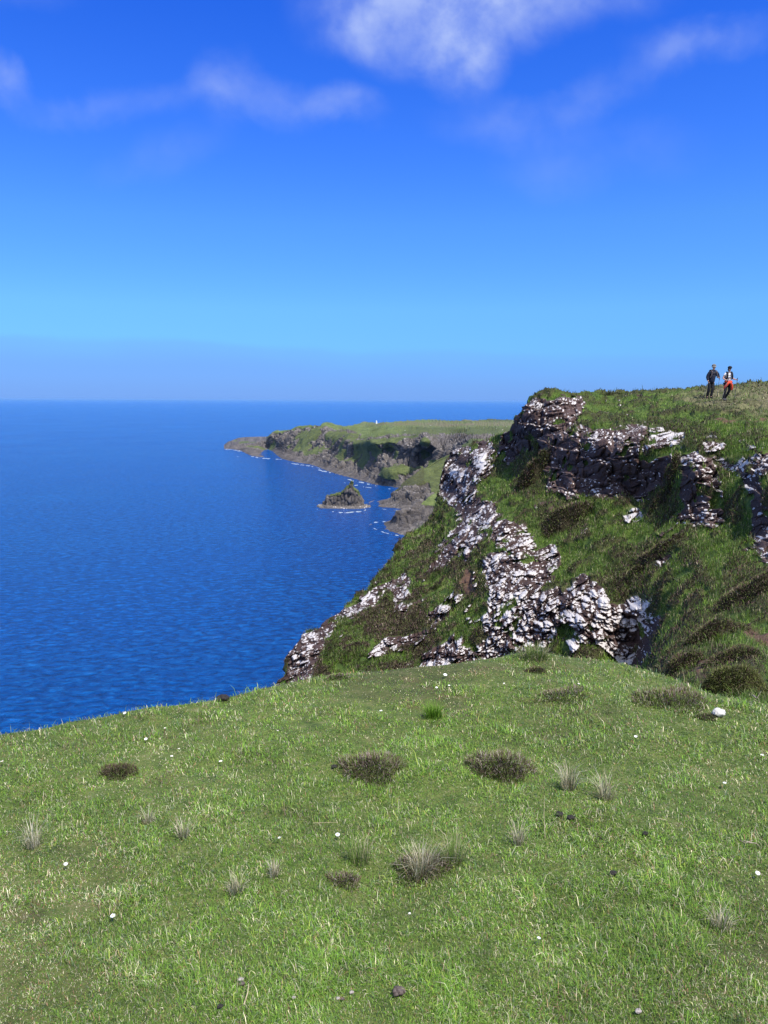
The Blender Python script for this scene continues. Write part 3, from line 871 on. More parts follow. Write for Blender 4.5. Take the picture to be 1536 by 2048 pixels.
# sea stack: closed radial mound with a stepped profile and a leaning summit
def sea_stack():
    D = seaD(690, 1014)
    c = EYE + pdir(690, 1014) * D
    c[2] = 0
    k = D / F                                        # metres per photo pixel there
    na, nt = 260, 110
    a = np.linspace(0, 2 * math.pi, na, endpoint=False)
    # height profile against photo x, metres above water
    hx = np.array([-57, -53, -48, -37, -20, -8, -3, 7, 14, 19, 26, 32, 40, 47]) * k
    hz = np.array([0.0, 4, 12, 23, 26, 28, 32, 41, 51, 38, 32, 22, 9, 0.0]) * k * 1.05
    t = np.linspace(0, 1, nt)[:, None]
    rx = (54 + 3 * np.sin(3 * a + 1) + 2 * np.sin(7 * a)) * k
    ry = (30 + 4 * np.sin(2 * a + 2) + 2 * np.sin(5 * a)) * k
    X = np.cos(a)[None] * rx[None] * (1 - t) + (8 * k) * t - 5 * k
    Yy = np.sin(a)[None] * ry[None] * (1 - t)
    ridge = np.interp(X, hx, hz)
    rr = t
    H = ridge * sst(rr, 0.08, 0.36)
    shelf = 1.2 + 0.6 * np.sin(a * 5)[None]
    H = np.maximum(H, shelf * sst(rr, 0.0, 0.05))
    H[0] = -3
    P = np.stack([X, Yy, H + np.zeros_like(X)], -1)
    P = np.concatenate([P, P[:, :1]], 1)
    n, m = P.shape[:2]
    Pw = P.reshape(-1, 3) + c
    N = grid_normals(P).reshape(-1, 3)
    if N[(n // 3) * m:, 2].mean() < 0: N = -N
    c1, g1, o1, s1 = cells(Pw / np.array([3.0, 3.0, 5.0]), 800, .8)
    c2, g2, o2, s2 = cells(Pw / np.array([1.2, 1.2, 1.6]), 820, .8)
    d = (1.5 * (c1 - .5) - .9 * (1 - sst(g1, 0, .3)) + .5 * (c2 - .5) - .3 * (1 - sst(g2, 0, .3))) * sst(Pw[:, 2], 0, 3)
    d = d.reshape(n, m); d[:, -1] = d[:, 0]; d = d.ravel()
    N = N.reshape(n, m, 3); N[:, -1] = N[:, 0]; N = N.reshape(-1, 3)
    Pw = Pw + N * d[:, None]
    lowr = sst(2.4 - Pw[:, 2], 0, 1)
    rock = np.where((Pw[:, 2] > 8.8 + 2 * fbm(Pw * .3, 3, 3)) & (N[:, 2] > 0.25), 0.15, 1.0)
    at = dict(rock=rock, lichen=0.12 * lowr, heath=rock * 0 + 0.35, soil=rock * 0, straw=rock * 0, cell=(.5 * c1 + .5 * c2) * (1 - lowr) + lowr * 0.9)
    q = gridq(n, m)
    o = link('sea_stack', np_mesh('sea_stack', Pw, quads=q, attrs=at), M_FAR)
    tag(o, 'dark rocky islet with a grassy peak standing in the sea off the coast', 'sea stack')


sea_stack()


# ---------------------------------------------------------------- sea
def build_sea():
    m = bpy.data.materials.new('sea water')
    m.use_nodes = True
    t = NT(m.node_tree)
    pos = t.n('ShaderNodeNewGeometry').outputs['Position']
    mp = t.n('ShaderNodeMapping', {'Vector': pos, 'Rotation': (0, 0, R(-33)), 'Scale': (0.6, 1.0, 1)}).outputs[0]
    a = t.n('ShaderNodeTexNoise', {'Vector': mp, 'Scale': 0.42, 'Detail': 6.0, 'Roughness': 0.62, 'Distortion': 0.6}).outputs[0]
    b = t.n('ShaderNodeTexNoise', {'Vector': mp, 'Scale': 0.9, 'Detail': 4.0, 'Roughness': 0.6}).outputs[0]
    c = t.n('ShaderNodeTexNoise', {'Vector': pos, 'Scale': 0.006, 'Detail': 4.0, 'Roughness': 0.5}).outputs[0]
    wind = t.ss(c, 0.35, 0.65, 0.75, 1.25)
    h = t.m('ADD', t.m('MULTIPLY', a, 1.0), t.m('MULTIPLY', b, 0.16))
    h = t.m('MULTIPLY', h, wind)
    bp = t.n('ShaderNodeBump', {'Strength': 1.0, 'Distance': 5.5, 'Height': h}).outputs[0]
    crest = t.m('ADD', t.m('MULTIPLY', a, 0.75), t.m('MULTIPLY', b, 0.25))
    deep = t.ramp(t.m('ADD', crest, t.m('MULTIPLY', t.m('SUBTRACT', c, 0.5), 0.25)), [(0.34, (0.0001, 0.034, 0.175)), (0.50, (0.0004, 0.073, 0.325)), (0.66, (0.006, 0.150, 0.52))])  # wave noise paints sky-reflection contrast into the water's base colour
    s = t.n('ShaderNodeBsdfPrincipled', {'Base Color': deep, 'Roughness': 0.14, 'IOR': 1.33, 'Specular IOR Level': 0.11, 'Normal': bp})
    t.n('ShaderNodeOutputMaterial', {'Surface': s.outputs[0]})
    n = 160
    r = np.concatenate([[0], np.geomspace(30, 110000, n)])
    ang = np.linspace(0, 2 * math.pi, 97)[:-1]
    V = [np.array([[0, 0, 0.0]])]
    for rr in r[1:]:
        V.append(np.stack([rr * np.cos(ang), rr * np.sin(ang), np.zeros(96)], -1))
    V = np.concatenate(V)
    tr = [[0, 1 + k, 1 + (k + 1) % 96] for k in range(96)]
    qs = []
    for i in range(n - 1):
        s0 = 1 + i * 96; s1 = s0 + 96
        for k in range(96):
            k2 = (k + 1) % 96
            qs.append([s0 + k, s1 + k, s1 + k2, s0 + k2])
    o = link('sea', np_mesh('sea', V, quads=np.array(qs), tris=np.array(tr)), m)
    tag(o, kind='structure')


build_sea()

# ---------------------------------------------------------------- blades, turf and heather
def blades(P, L, Wd, lean, yaw, colr, tipc=None, up=None, curl=0.5):
    """five-vertex bent blades. P (n,3), others (n,)"""
    n = len(P)
    h = np.stack([np.cos(yaw), np.sin(yaw), np.zeros(n)], -1)
    s = np.stack([-np.sin(yaw), np.cos(yaw), np.zeros(n)], -1)
    s = s * np.cos(0.6) + h * 0.0
    if up is None:
        up = np.array([0, 0, 1.0])[None].repeat(n, 0)
    a1 = lean * (1 - curl); a2 = lean * (1 + curl)
    m = P + (up * np.cos(a1)[:, None] + h * np.sin(a1)[:, None]) * (L * 0.55)[:, None]
    t = m + (up * np.cos(a2)[:, None] + h * np.sin(a2)[:, None]) * (L * 0.45)[:, None]
    w = s * (Wd * 0.5)[:, None]
    V = np.stack([P - w, P + w, m - w * 0.8, m + w * 0.8, t], 1).reshape(-1, 3)
    b = (np.arange(n) * 5)[:, None]
    q = b + np.array([0, 1, 3, 2]); tr = b + np.array([2, 3, 4])
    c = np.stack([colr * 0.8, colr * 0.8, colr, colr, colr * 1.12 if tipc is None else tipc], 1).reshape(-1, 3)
    return V, q, tr, c


def pal(r, table):
    """pick colours from [(weight array or float, (r,g,b))]"""
    n = len(r)
    W_ = np.stack([np.broadcast_to(w, (n,)) for w, _ in table], -1).astype(float)
    W_ = np.cumsum(W_, 1); W_ /= W_[:, -1:]
    k = (r[:, None] > W_).sum(1)
    C_ = np.array([c for _, c in table])
    return C_[np.clip(k, 0, len(table) - 1)]


GREENS = dict(lush=(0.168, 0.325, 0.034), mid=(0.155, 0.250, 0.045), deep=(0.082, 0.135, 0.032), blue=(0.135, 0.215, 0.105),
              lime=(0.37, 0.46, 0.080), straw=(0.84, 0.74, 0.48), pale=(0.53, 0.51, 0.33), brown=(0.27, 0.185, 0.12), rust=(0.38, 0.23, 0.12))
TURF_GREEN_AT = [((pd[0], pd[1]), r) for pd, r in []]


def turf(n):
    # spread the blades in proportion to how large each bit of turf shows, so near turf is no sparser than far turf
    rel = (LV - EYE) @ MR
    w_ = np.maximum(-rel[:, 2], 0.3)
    qx = (768 + F * rel[:, 0] / w_).reshape(GX.shape); qy = (1024 - F * rel[:, 1] / w_).reshape(GX.shape)
    ax_, ay_ = np.diff(qx, axis=1)[:-1], np.diff(qy, axis=1)[:-1]
    bx_, by_ = np.diff(qx, axis=0)[:, :-1], np.diff(qy, axis=0)[:, :-1]
    ar = np.clip(-(ax_ * by_ - ay_ * bx_), 0, 4000)
    mx = (qx[:-1, :-1] > -900) & (qx[:-1, :-1] < 2200) & (qy[:-1, :-1] < 2350) & (GY[:-1, :-1] > 0.8)
    slope = np.abs(np.diff(GZ, axis=0)[:, :-1]) / 0.04
    wgt = (ar + 0.5) * mx * (slope < 2.2) * np.where((qx[:-1, :-1] < -200) | (qx[:-1, :-1] > 1740), 0.3, 1)
    wgt = wgt.ravel() / wgt.sum()
    cc_ = RNG.choice(len(wgt), n, p=wgt)
    r_, c_ = np.divmod(cc_, GX.shape[1] - 1)
    x = gx[c_] + RNG.uniform(0, 0.04, n); y = gy[r_] + RNG.uniform(0, 0.04, n)
    z = lawn_z(x, y)
    P = np.stack([x, y, z - 0.003], -1)
    dist = np.hypot(x, y) + 0.4
    dry, lush, fine = turf_zones(x, y)
    mott = fbm(np.stack([x * 2.4, y * 2.4, x * 0], -1), 3, 530)
    # brighter grass round the middle of the lawn, as the photo shows, drier patches elsewhere
    mid = np.exp(-(((x - 0.55) / 1.3) ** 2 + ((y - 4.3) / 1.0) ** 2))
    wl = 0.55 + 1.6 * np.clip(lush + 0.5 * mid, 0, 1) + 0.8 * np.clip(fine, 0, 1)
    wd = np.clip(0.22 + 1.2 * np.clip(dry + 0.75 * mott - 0.40 * mid + 0.02, 0, 1), 0.05, 1.2)
    r = RNG.uniform(0, 1, n)
    c = pal(r, [(wl * 0.9, GREENS['lush']), (0.9, GREENS['mid']), (0.55, GREENS['deep']), (0.22 + 0.5 * np.clip(-lush, 0, 1), GREENS['blue']),
                (0.16 * wl, GREENS['lime']), (0.20 * wd + 0.015, GREENS['straw']), (0.14 + 0.5 * wd, GREENS['pale']), (0.9 * wd * wd + 0.04, GREENS['brown']), (0.25 * wd, GREENS['rust'])])
    c = c * (0.62 + 0.72 * RNG.uniform(0, 1, n))[:, None] * (1.0 + 0.22 * np.clip(mott, -1, 1))[:, None]
    edge = np.interp(x / np.maximum(y, .6), _U, _Y) - y
    micro = fbm(np.stack([x * 9, y * 9, x * 0], -1), 3, 540)
    L0 = 0.75 + 0.8 * np.clip(micro + 0.3, 0, 1)
    c = c * (1 + 0.45 * np.clip(micro, -.7, .7))[:, None]
    thin = sst(dry + 0.6 * mott, 0.30, 0.5)
    tall = L0 * (1 + 0.7 * sst(fine + 0.4 * lush, 0.1, 0.5) + 0.5 * sst(-edge, -0.45, 0.05)) * (1 - 0.35 * thin)
    L = RNG.gamma(4, 0.0037, n) * tall * (1 + 0.06 * dist)
    L = np.where(wd > 0.5, L * 0.7, L)
    Wd = RNG.uniform(0.0010, 0.0026, n) * np.maximum(1, dist / 2.4)
    lean = np.clip(np.abs(RNG.normal(1.15, 0.42, n)), 0.15, 1.6)
    yaw = RNG.uniform(0, 2 * math.pi, n)
    yaw = np.where(RNG.uniform(0, 1, n) < 0.25, RNG.normal(2.6, 0.9, n) + 1.5 * mott, yaw)
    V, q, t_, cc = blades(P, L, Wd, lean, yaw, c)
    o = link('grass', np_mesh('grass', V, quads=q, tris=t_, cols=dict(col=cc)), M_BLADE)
    tag(o, 'short windblown turf of green and straw coloured blades covering the clifftop', kind='stuff')


turf(760000)


def hill_cover():
    vi = np.where((vis > 0) & (rock < 0.45))[0]
    n = 330000
    pick = vi[RNG.integers(0, len(vi), n)]
    # tufted growth: pull picks towards clump centres
    P = Pd[pick] + RNG.normal(0, 0.02, (n, 3))
    D = depth[pick]
    h = heath[pick]; st = straw[pick]
    keep = RNG.uniform(0, 1, n) > soil[pick] * 0.95
    cl = fbm(P * 2.2, 3, 600)
    keep &= (cl > -0.35) | (h > .5)
    P, D, h, st, cl, pick = P[keep], D[keep], h[keep], st[keep], cl[keep], pick[keep]
    n = len(P)
    big = fbm(P * 0.35, 3, 610)
    r = RNG.uniform(0, 1, n)
    isH = RNG.uniform(0, 1, n) < h + 0.35 * sst(-PX.ravel()[pick], -960, -880)
    cg = pal(r, [(0.7 + np.clip(big, 0, 1) * 2, (0.115, 0.200, 0.020)), (1.0, (0.080, 0.135, 0.024)), (0.8, (0.048, 0.085, 0.020)), (0.45, (0.150, 0.200, 0.045)),
                 (0.20 + st * 2.6, (0.34, 0.30, 0.17)), (0.25 + st * 1.6, (0.22, 0.22, 0.11)), (0.22, (0.11, 0.08, 0.04))])
    ch = pal(r, [(0.9, (0.040, 0.030, 0.018)), (0.8, (0.065, 0.045, 0.030)), (0.7, (0.060, 0.070, 0.022)), (0.3, (0.13, 0.10, 0.075)), (0.25, (0.085, 0.11, 0.03)), (0.12, (0.22, 0.19, 0.13)), (0.5, (0.075, 0.040, 0.048))])
    lum = 1 + 0.6 * np.clip(fbm(P * 1.6, 3, 620), -.7, .7)
    c = np.where(isH[:, None], ch, cg) * ((1.05 + 0.85 * RNG.uniform(0, 1, n)) * lum)[:, None]
    s = np.clip(D / 26, 0.3, 2.3)
    plat = 1 - 0.45 * sst(-PY.ravel()[pick], -862, -835)
    L = plat * np.where(isH, RNG.uniform(0.05, 0.13, n), RNG.gamma(4, 0.028, n) * (1 + 0.8 * np.clip(cl, 0, 1) + st * 0.5)) * s ** 0.7
    Wd = np.where(isH, RNG.uniform(0.012, 0.028, n), RNG.uniform(0.008, 0.02, n)) * s
    lean = np.clip(np.abs(RNG.normal(0.75, 0.4, n)), 0.05, 1.5)
    yaw = np.where(RNG.uniform(0, 1, n) < 0.5, RNG.normal(-1.9, 0.7, n), RNG.uniform(0, 6.28, n))
    for nm, m_, lab in (('hillside_grass', ~isH, 'rough tussocky grass growing all over the slope and plateau across the gully'),
                        ('hillside_heather', isH, 'low dark brown heather spreading in patches over the slope across the gully')):
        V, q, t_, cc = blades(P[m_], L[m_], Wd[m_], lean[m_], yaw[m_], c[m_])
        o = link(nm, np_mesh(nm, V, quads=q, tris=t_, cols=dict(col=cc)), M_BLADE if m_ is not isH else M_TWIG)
        tag(o, lab, kind='stuff')


hill_cover()


# ---------------------------------------------------------------- single plants
def clump_mesh(c, wx, wy, hh, n, tw, table, lean=(0.5, 0.3), blade_l=None, zf=None, surf=False):
    """dome of twigs around point c"""
    a = RNG.uniform(0, 6.283, n); rr = np.sqrt(RNG.uniform(0, 1, n))
    rag = 1 + 0.16 * np.sin(3 * a + c[0] * 9) + 0.12 * np.sin(5 * a + c[1] * 7) + RNG.normal(0, 0.06, n)
    x = np.cos(a) * rr * wx * rag; y = np.sin(a) * rr * wy * rag
    dome = hh * np.sqrt(np.clip(1 - rr ** 2, 0, 1))
    q3 = np.stack([x + c[0], y + c[1], np.zeros(n)], -1)
    dome = dome * (0.75 + 0.5 * (fbm(q3 * (1.1 / wx), 3, 640) + 0.5))
    gz = (zf or lawn_z)(x + c[0], y + c[1])
    z = gz + dome * RNG.uniform(0.0, 0.95, n) ** (0.45 if surf else 0.6) - 0.004
    P = np.stack([x + c[0], y + c[1], z], -1)
    cc = pal(RNG.uniform(0, 1, n), table) * RNG.uniform(0.7, 1.3, n)[:, None]
    L = (blade_l or hh * 0.55) * RNG.uniform(0.5, 1.4, n)
    Wd = tw * RNG.uniform(0.6, 1.5, n)
    yaw = a + RNG.normal(0, 0.9, n)
    ln = np.clip(np.abs(RNG.normal(lean[0], lean[1], n)) + rr * 0.4, 0.03, 1.5)
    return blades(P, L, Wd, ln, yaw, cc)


HT = [(0.8, (0.075, 0.052, 0.036)), (0.9, (0.135, 0.095, 0.072)), (1.0, (0.110, 0.125, 0.032)), (0.55, (0.24, 0.19, 0.16)), (0.35, (0.38, 0.31, 0.28)), (0.9, (0.14, 0.23, 0.04))]
HT_DARK = [(1.0, (0.055, 0.037, 0.026)), (0.9, (0.095, 0.062, 0.048)), (0.9, (0.085, 0.100, 0.028)), (0.3, (0.20, 0.16, 0.12)), (0.5, (0.10, 0.14, 0.03))]
for (px, py, w, h, n, tb, lab) in [
    (743, 1548, 130, 62, 3800, HT, 'round brown heather clump in mid lawn, the left one of the large pair'),
    (1005, 1552, 132, 72, 4200, HT, 'round pinkish brown heather clump in mid lawn, the right one of the large pair'),
    (236, 1556, 78, 34, 1800, HT_DARK, 'small flat dark heather clump on the left half of the lawn'),
    (830, 1336, 80, 20, 1600, HT_DARK, 'dark heather patch on the brow of the lawn against the slope'),
    (1072, 1352, 44, 20, 900, HT_DARK, 'little dark heather sprig cluster near the highest point of the lawn edge'),
    (1128, 1402, 105, 28, 1800, HT, 'low thin heather patch on the lawn below the white lichened crag'),
    (690, 1772, 66, 46, 1300, HT, 'sparse twiggy heather clump beside the pale withered tussock, on its left'),
    (845, 1752, 120, 66, 2000, HT, 'thin grey brown heather around the pale withered tussock at centre'),
    (675, 1364, 50, 18, 900, HT, 'tiny brown heather patch at the lawn edge above the sea'),
    (1345, 1412, 150, 44, 2600, HT, 'straggling brown heather strip leading down to the white stone'),
    (1190, 1690, 60, 18, 500, HT, 'faint brown heather wisps beside the two dark droppings'),
    (1412, 1445, 40, 22, 700, HT_DARK, 'small dark heather sprig just left of the white stone')]:
    c = on_lawn(px, py - 8)
    D = c[1]
    V, q, t_, cc = clump_mesh(c, w / F * D * 0.5, w / F * D * 0.42, h / F * D * 0.42, n, 0.0024 * max(1, D / 3), tb)
    tag(link('heather_clump', np_mesh('heather', V, quads=q, tris=t_, cols=dict(col=cc)), M_TWIG), lab, 'heather', 'heather clumps on the clifftop turf')

DRY = [(1.0, (0.50, 0.45, 0.30)), (0.8, (0.36, 0.32, 0.20)), (0.5, (0.62, 0.58, 0.44)), (0.5, (0.16, 0.20, 0.06)), (0.2, (0.2, 0.14, 0.08))]
MIXG = [(1.0, (0.12, 0.19, 0.035)), (0.8, (0.30, 0.29, 0.15)), (0.4, (0.45, 0.4, 0.25)), (0.5, (0.16, 0.24, 0.05))]
for (px, py, w, h, n, tb, lab) in [
    (67, 1702, 30, 74, 90, DRY, 'tall pale tussock of dry grass near the left edge of the lawn'),
    (296, 1652, 26, 34, 80, DRY, 'short withered grass tuft between the tall left tussock and the heather'),
    (368, 1682, 24, 44, 90, DRY, 'upright grey withered grass tuft right of the shorter one'),
    (1138, 1584, 44, 60, 170, DRY, 'pale dry grass tussock below and right of the pinkish heather clump'),
    (1210, 1604, 40, 56, 130, DRY, 'spiky pale dry grass tussock, the right one of the two side by side'),
    (474, 1790, 40, 40, 140, DRY, 'straw coloured low tussock left of the thin central heather'),
    (548, 1760, 24, 38, 90, DRY, 'small straw tuft just right of the low straw tussock'),
    (843, 1762, 50, 72, 300, DRY, 'bleached hanging tussock in the middle of the thin central heather'),
    (905, 1735, 60, 70, 220, MIXG, 'pale green seeding grass tuft to the right of the bleached tussock'),
    (1037, 1694, 26, 62, 90, DRY, 'thin upright dry tuft with long stalks right of centre'),
    (1440, 1862, 50, 50, 130, DRY, 'loose dry grass tuft near the lower right corner'),
    (868, 1440, 54, 34, 300, [(1, (0.12, 0.24, 0.02)), (0.6, (0.17, 0.3, 0.03))], 'deep green grass tuft above the two big heather clumps'),
    (1068, 1322, 80, 30, 420, MIXG, 'long pale grass fringe on the crown of the lawn edge'),
    (560, 1372, 70, 18, 200, MIXG, 'thin grass fringe hanging at the lawn edge over the sea'),
    (330, 1406, 60, 22, 200, DRY, 'dry grass fringe on the left part of the lawn edge'),
    (70, 1452, 60, 26, 200, DRY, 'pale grass fringe at the far left of the lawn edge'),
    (720, 1730, 60, 60, 160, MIXG, 'long green and straw stalks between the two thin heather patches')]:
    c = on_lawn(px, py - 4)
    D = c[1]
    V, q, t_, cc = clump_mesh(c, w / F * D * 0.36, w / F * D * 0.36, 0.008, n, 0.0021 * max(1, D / 3), tb, lean=(0.30, 0.25), blade_l=h / F * D * 1.0)
    tag(link('grass_tussock', np_mesh('tussock', V, quads=q, tris=t_, cols=dict(col=cc)), M_BLADE), lab, 'grass tussock', 'tussocks on the clifftop turf')

# heather mounds on the near slope to the right, with a solid woody core
_hz = {}


def hill_z(x, y):
    x = np.atleast_1d(x); y = np.atleast_1d(y)
    out = np.empty(len(x))
    for i in range(len(x)):
        h = HILL_BVH.ray_cast(Vector((x[i], y[i], 81.2)), Vector((0, 0, -1)))
        out[i] = h[0].z if h[0] is not None else -99
    return out


MOSSY = [(1.0, (0.070, 0.075, 0.022)), (1.1, (0.110, 0.130, 0.032)), (0.6, (0.055, 0.036, 0.022)), (0.3, (0.15, 0.13, 0.08)), (0.25, (0.12, 0.15, 0.04))]
for (px, py, w, h, n, tb, lab) in [
    (1455, 1385, 150, 78, 9000, MOSSY, 'large mossy dark heather mound at the right foot of the slope, beside the lawn'),
    (1352, 1345, 84, 70, 5200, HT_DARK, 'rusty brown heather cushion left of the large mossy mound'),
    (1425, 1275, 110, 60, 6000, HT_DARK, 'dark purple brown heather hump above the large mossy mound'),
    (1470, 1318, 110, 34, 4000, HT_DARK, 'flat dark heather overhang between the hump and the mossy mound'),
    (1500, 1190, 120, 60, 5000, HT_DARK, 'grey brown heather bank above the bare reddish soil on the right'),
    (1310, 1110, 90, 30, 3500, HT_DARK, 'brown heather bank on the grass slope above the bright white crag'),
    (1130, 1045, 90, 44, 4500, HT_DARK, 'dark heather hummock on the bench left of the white boulder'),
    (1065, 960, 60, 66, 4500, HT_DARK, 'reddish brown heather growth hanging on the slope left of the upper crag'),
    (1330, 985, 50, 50, 3500, HT_DARK, 'dark heather filling the gap between the upper crag and the pillar')]:
    c = on_hill(px, py)
    if c is None: continue
    D = c[1]
    wx = w / F * D * 0.5; wy = wx * 0.8; hh = h / F * D * 0.6
    V, q, t_, cc = clump_mesh(c, wx, wy, hh, n, 0.0032 * D / 3, tb, blade_l=max(0.05, 0.10 * D / 20), zf=hill_z, surf=True, lean=(0.7, 0.35))
    ok = V[:, 2] > 40
    # core
    nr_, na_ = 14, 40
    rr = np.linspace(0, 1, nr_)[:, None]; aa = np.linspace(0, 2 * math.pi, na_, endpoint=False)[None]
    cx = c[0] + np.cos(aa) * rr * wx * 0.95; cy = c[1] + np.sin(aa) * rr * wy * 0.95
    q3 = np.stack([cx, cy, cx * 0], -1)
    cz = hill_z(cx.ravel(), cy.ravel()).reshape(cx.shape) + hh * 0.85 * np.sqrt(np.clip(1 - rr ** 2, 0, 1)) * (0.75 + 0.5 * (fbm(q3 * (1.1 / wx), 3, 640) + 0.5)) - 0.02
    CV = np.stack([cx, cy, cz], -1)
    CV = np.concatenate([CV, CV[:, :1]], 1)
    cq = gridq(nr_, na_ + 1)
    nb = len(V)
    V = np.concatenate([V, CV.reshape(-1, 3)]); q = np.concatenate([q, cq + nb])
    cc = np.concatenate([cc, np.tile(np.array([[0.030, 0.026, 0.012]]), (len(CV.reshape(-1, 3)), 1))])
    tag(link('heather_mound', np_mesh('mound', V, quads=q, tris=t_, cols=dict(col=cc)), M_TWIG), lab, 'heather', 'heather mounds on the slope')

# skyline tuft on the plateau
for (px, py, w, h, lab) in [(1218, 789, 16, 9, 'dark tuft of rushes on the plateau skyline, left one of two'), (1236, 789, 14, 7, 'dark tuft of rushes on the plateau skyline, right one of two')]:
    c = on_hill(px, py + 1)
    D = c[1]
    V, q, t_, cc = clump_mesh(c, w / F * D * 0.5, w / F * D * 0.4, 0.02, 260, 0.02, [(1, (0.09, 0.11, 0.04)), (0.6, (0.22, 0.2, 0.11))], lean=(0.25, 0.2), blade_l=h / F * D * 1.15, zf=hill_z)
    tag(link('rush_tuft', np_mesh('rush', V, quads=q, tris=t_, cols=dict(col=cc)), M_BLADE), lab, 'rush tuft')


# ---------------------------------------------------------------- daisies, stones, droppings
def bm_lump(bm, c, r, seed=0, amp=0.2, sub=3, sq=(1, 1, 1), rot=0.0):
    import bmesh
    res = bmesh.ops.create_icosphere(bm, subdivisions=sub, radius=1.0)
    vs = res['verts']
    A = np.array([v.co[:] for v in vs])
    d = 1 + amp * fbm(A * 1.3 + seed * 3.7, 3, seed) + amp * 0.4 * fbm(A * 4 + seed, 2, seed + 3)
    A = A * d[:, None] * np.array(sq) * r
    cr, sr = math.cos(rot), math.sin(rot)
    A = np.stack([A[:, 0] * cr - A[:, 1] * sr, A[:, 0] * sr + A[:, 1] * cr, A[:, 2]], -1) + np.array(c)
    for v, a in zip(vs, A):
        v.co = a


def bm_obj(name, bm, mat, parent=None, smooth=True):
    me = bpy.data.meshes.new(name)
    bm.to_mesh(me); bm.free()
    for p_ in me.polygons: p_.use_smooth = smooth
    return link(name, me, mat, parent)


import bmesh
M_PETAL = plain_mat('daisy petals', (0.80, 0.80, 0.78), 0.6, 0.2)
M_YOLK = plain_mat('daisy centre', (0.65, 0.42, 0.03), 0.7, 0.2)
M_STEM = plain_mat('daisy stem', (0.10, 0.18, 0.04), 0.7, 0.2)


def make_daisy(r=0.0105):
    root = bpy.data.objects.new('daisy', None); COL.objects.link(root)
    h = 0.045
    bm = bmesh.new()
    n = 15
    for k in range(n):
        a = 2 * math.pi * k / n
        ca, sa = math.cos(a), math.sin(a)
        pts = [(0.25, -0.10, 0), (0.65, -0.17, .05), (1.0, -0.05, .12), (1.0, 0.05, .12), (0.65, 0.17, .05), (0.25, 0.10, 0)]
        vs = [bm.verts.new(((u * ca - w * sa) * r, (u * sa + w * ca) * r, h + z * r * (1 + 0.4 * math.sin(k * 2.3)))) for u, w, z in pts]
        bm.faces.new(vs)
    bm_obj('petals', bm, M_PETAL, root)
    bm = bmesh.new()
    bm_lump(bm, (0, 0, h + r * .05), r * .3, 3, .1, 2, (1, 1, .6))
    bm_obj('flower_centre', bm, M_YOLK, root)
    bm = bmesh.new()
    bmesh.ops.create_cone(bm, segments=5, radius1=.0008, radius2=.0008, depth=h + .01, matrix=Matrix.Translation((0, 0, h / 2 - .006)))
    bm_obj('stem', bm, M_STEM, root)
    return root


def dup(root, name=None):
    r_ = root.copy(); COL.objects.link(r_)
    for ch in root.children:
        c_ = ch.copy(); COL.objects.link(c_); c_.parent = r_
    return r_


proto = None
for (px, py, s, lab) in [
    (674, 1676, 1.15, 'open white daisy left of centre, the largest bloom above the thin heather'),
    (229, 1844, 1.0, 'single white daisy low on the left side of the lawn'),
    (254, 1429, 1.1, 'white daisy near the left lawn edge, the one closest to the sea'),
    (295, 1481, 1.0, 'white daisy below the one closest to the sea on the left'),
    (330, 1463, 0.7, 'tiny daisy slightly above and right of two others on the left lawn'),
    (342, 1521, 0.9, 'white daisy above and right of the small flat dark heather clump'),
    (358, 1505, 0.7, 'tiny daisy close beside the one above the flat dark heather clump'),
    (443, 1531, 1.1, 'white daisy with a dark shadow, right of the small flat heather clump'),
    (555, 1469, 0.6, 'very small daisy on the lawn halfway between sea edge and left big heather'),
    (763, 1428, 1.0, 'white daisy directly above the left big heather clump'),
    (889, 1352, 1.3, 'white flower on the bright grass just under the lawn brow at centre'),
    (873, 1378, 0.8, 'small daisy under the white flower on the lawn brow'),
    (897, 1374, 0.7, 'small daisy right beneath the white flower on the lawn brow'),
    (1010, 1370, 0.6, 'tiny daisy on the lawn left of the low thin heather patch'),
    (1156, 1373, 0.9, 'white daisy just above the low thin heather patch near the crag'),
    (1271, 1479, 1.0, 'white daisy on the right lawn, below and left of the white stone'),
    (1449, 1575, 1.0, 'white daisy at the right side, level with the pale tussocks'),
    (1522, 1518, 1.0, 'white daisy near the right edge, above the other one on that side'),
    (1511, 1752, 1.0, 'white daisy close to the right edge, low on the lawn'),
    (132, 1734, 0.9, 'starry white daisy to the right under the tall left tussock'),
    (562, 1686, 0.7, 'small daisy left of the largest white bloom'),
    (1073, 1893, 0.7, 'half closed small daisy low on the lawn, right of centre'),
    (7, 1531, 0.9, 'white daisy at the very left edge of the lawn'),
    (820, 1838, 0.5, 'tiny daisy under the bleached central tussock')]:
    root = make_daisy() if proto is None else dup(proto)
    proto = proto or root
    p = on_lawn(px, py + 4)
    D = p[1]
    s *= 0.88 * max(1.0, (D / 3.6) ** 0.6)
    root.location = (p[0], p[1], float(lawn_z(p[0], p[1])) - 0.010)
    root.scale = (s, s, 1)
    root.rotation_euler = (RNG.uniform(-.35, .15) + 0.30, RNG.uniform(-.2, .2), RNG.uniform(-.5, .5))
    tag(root, lab, 'daisy', 'daisies in the clifftop turf')

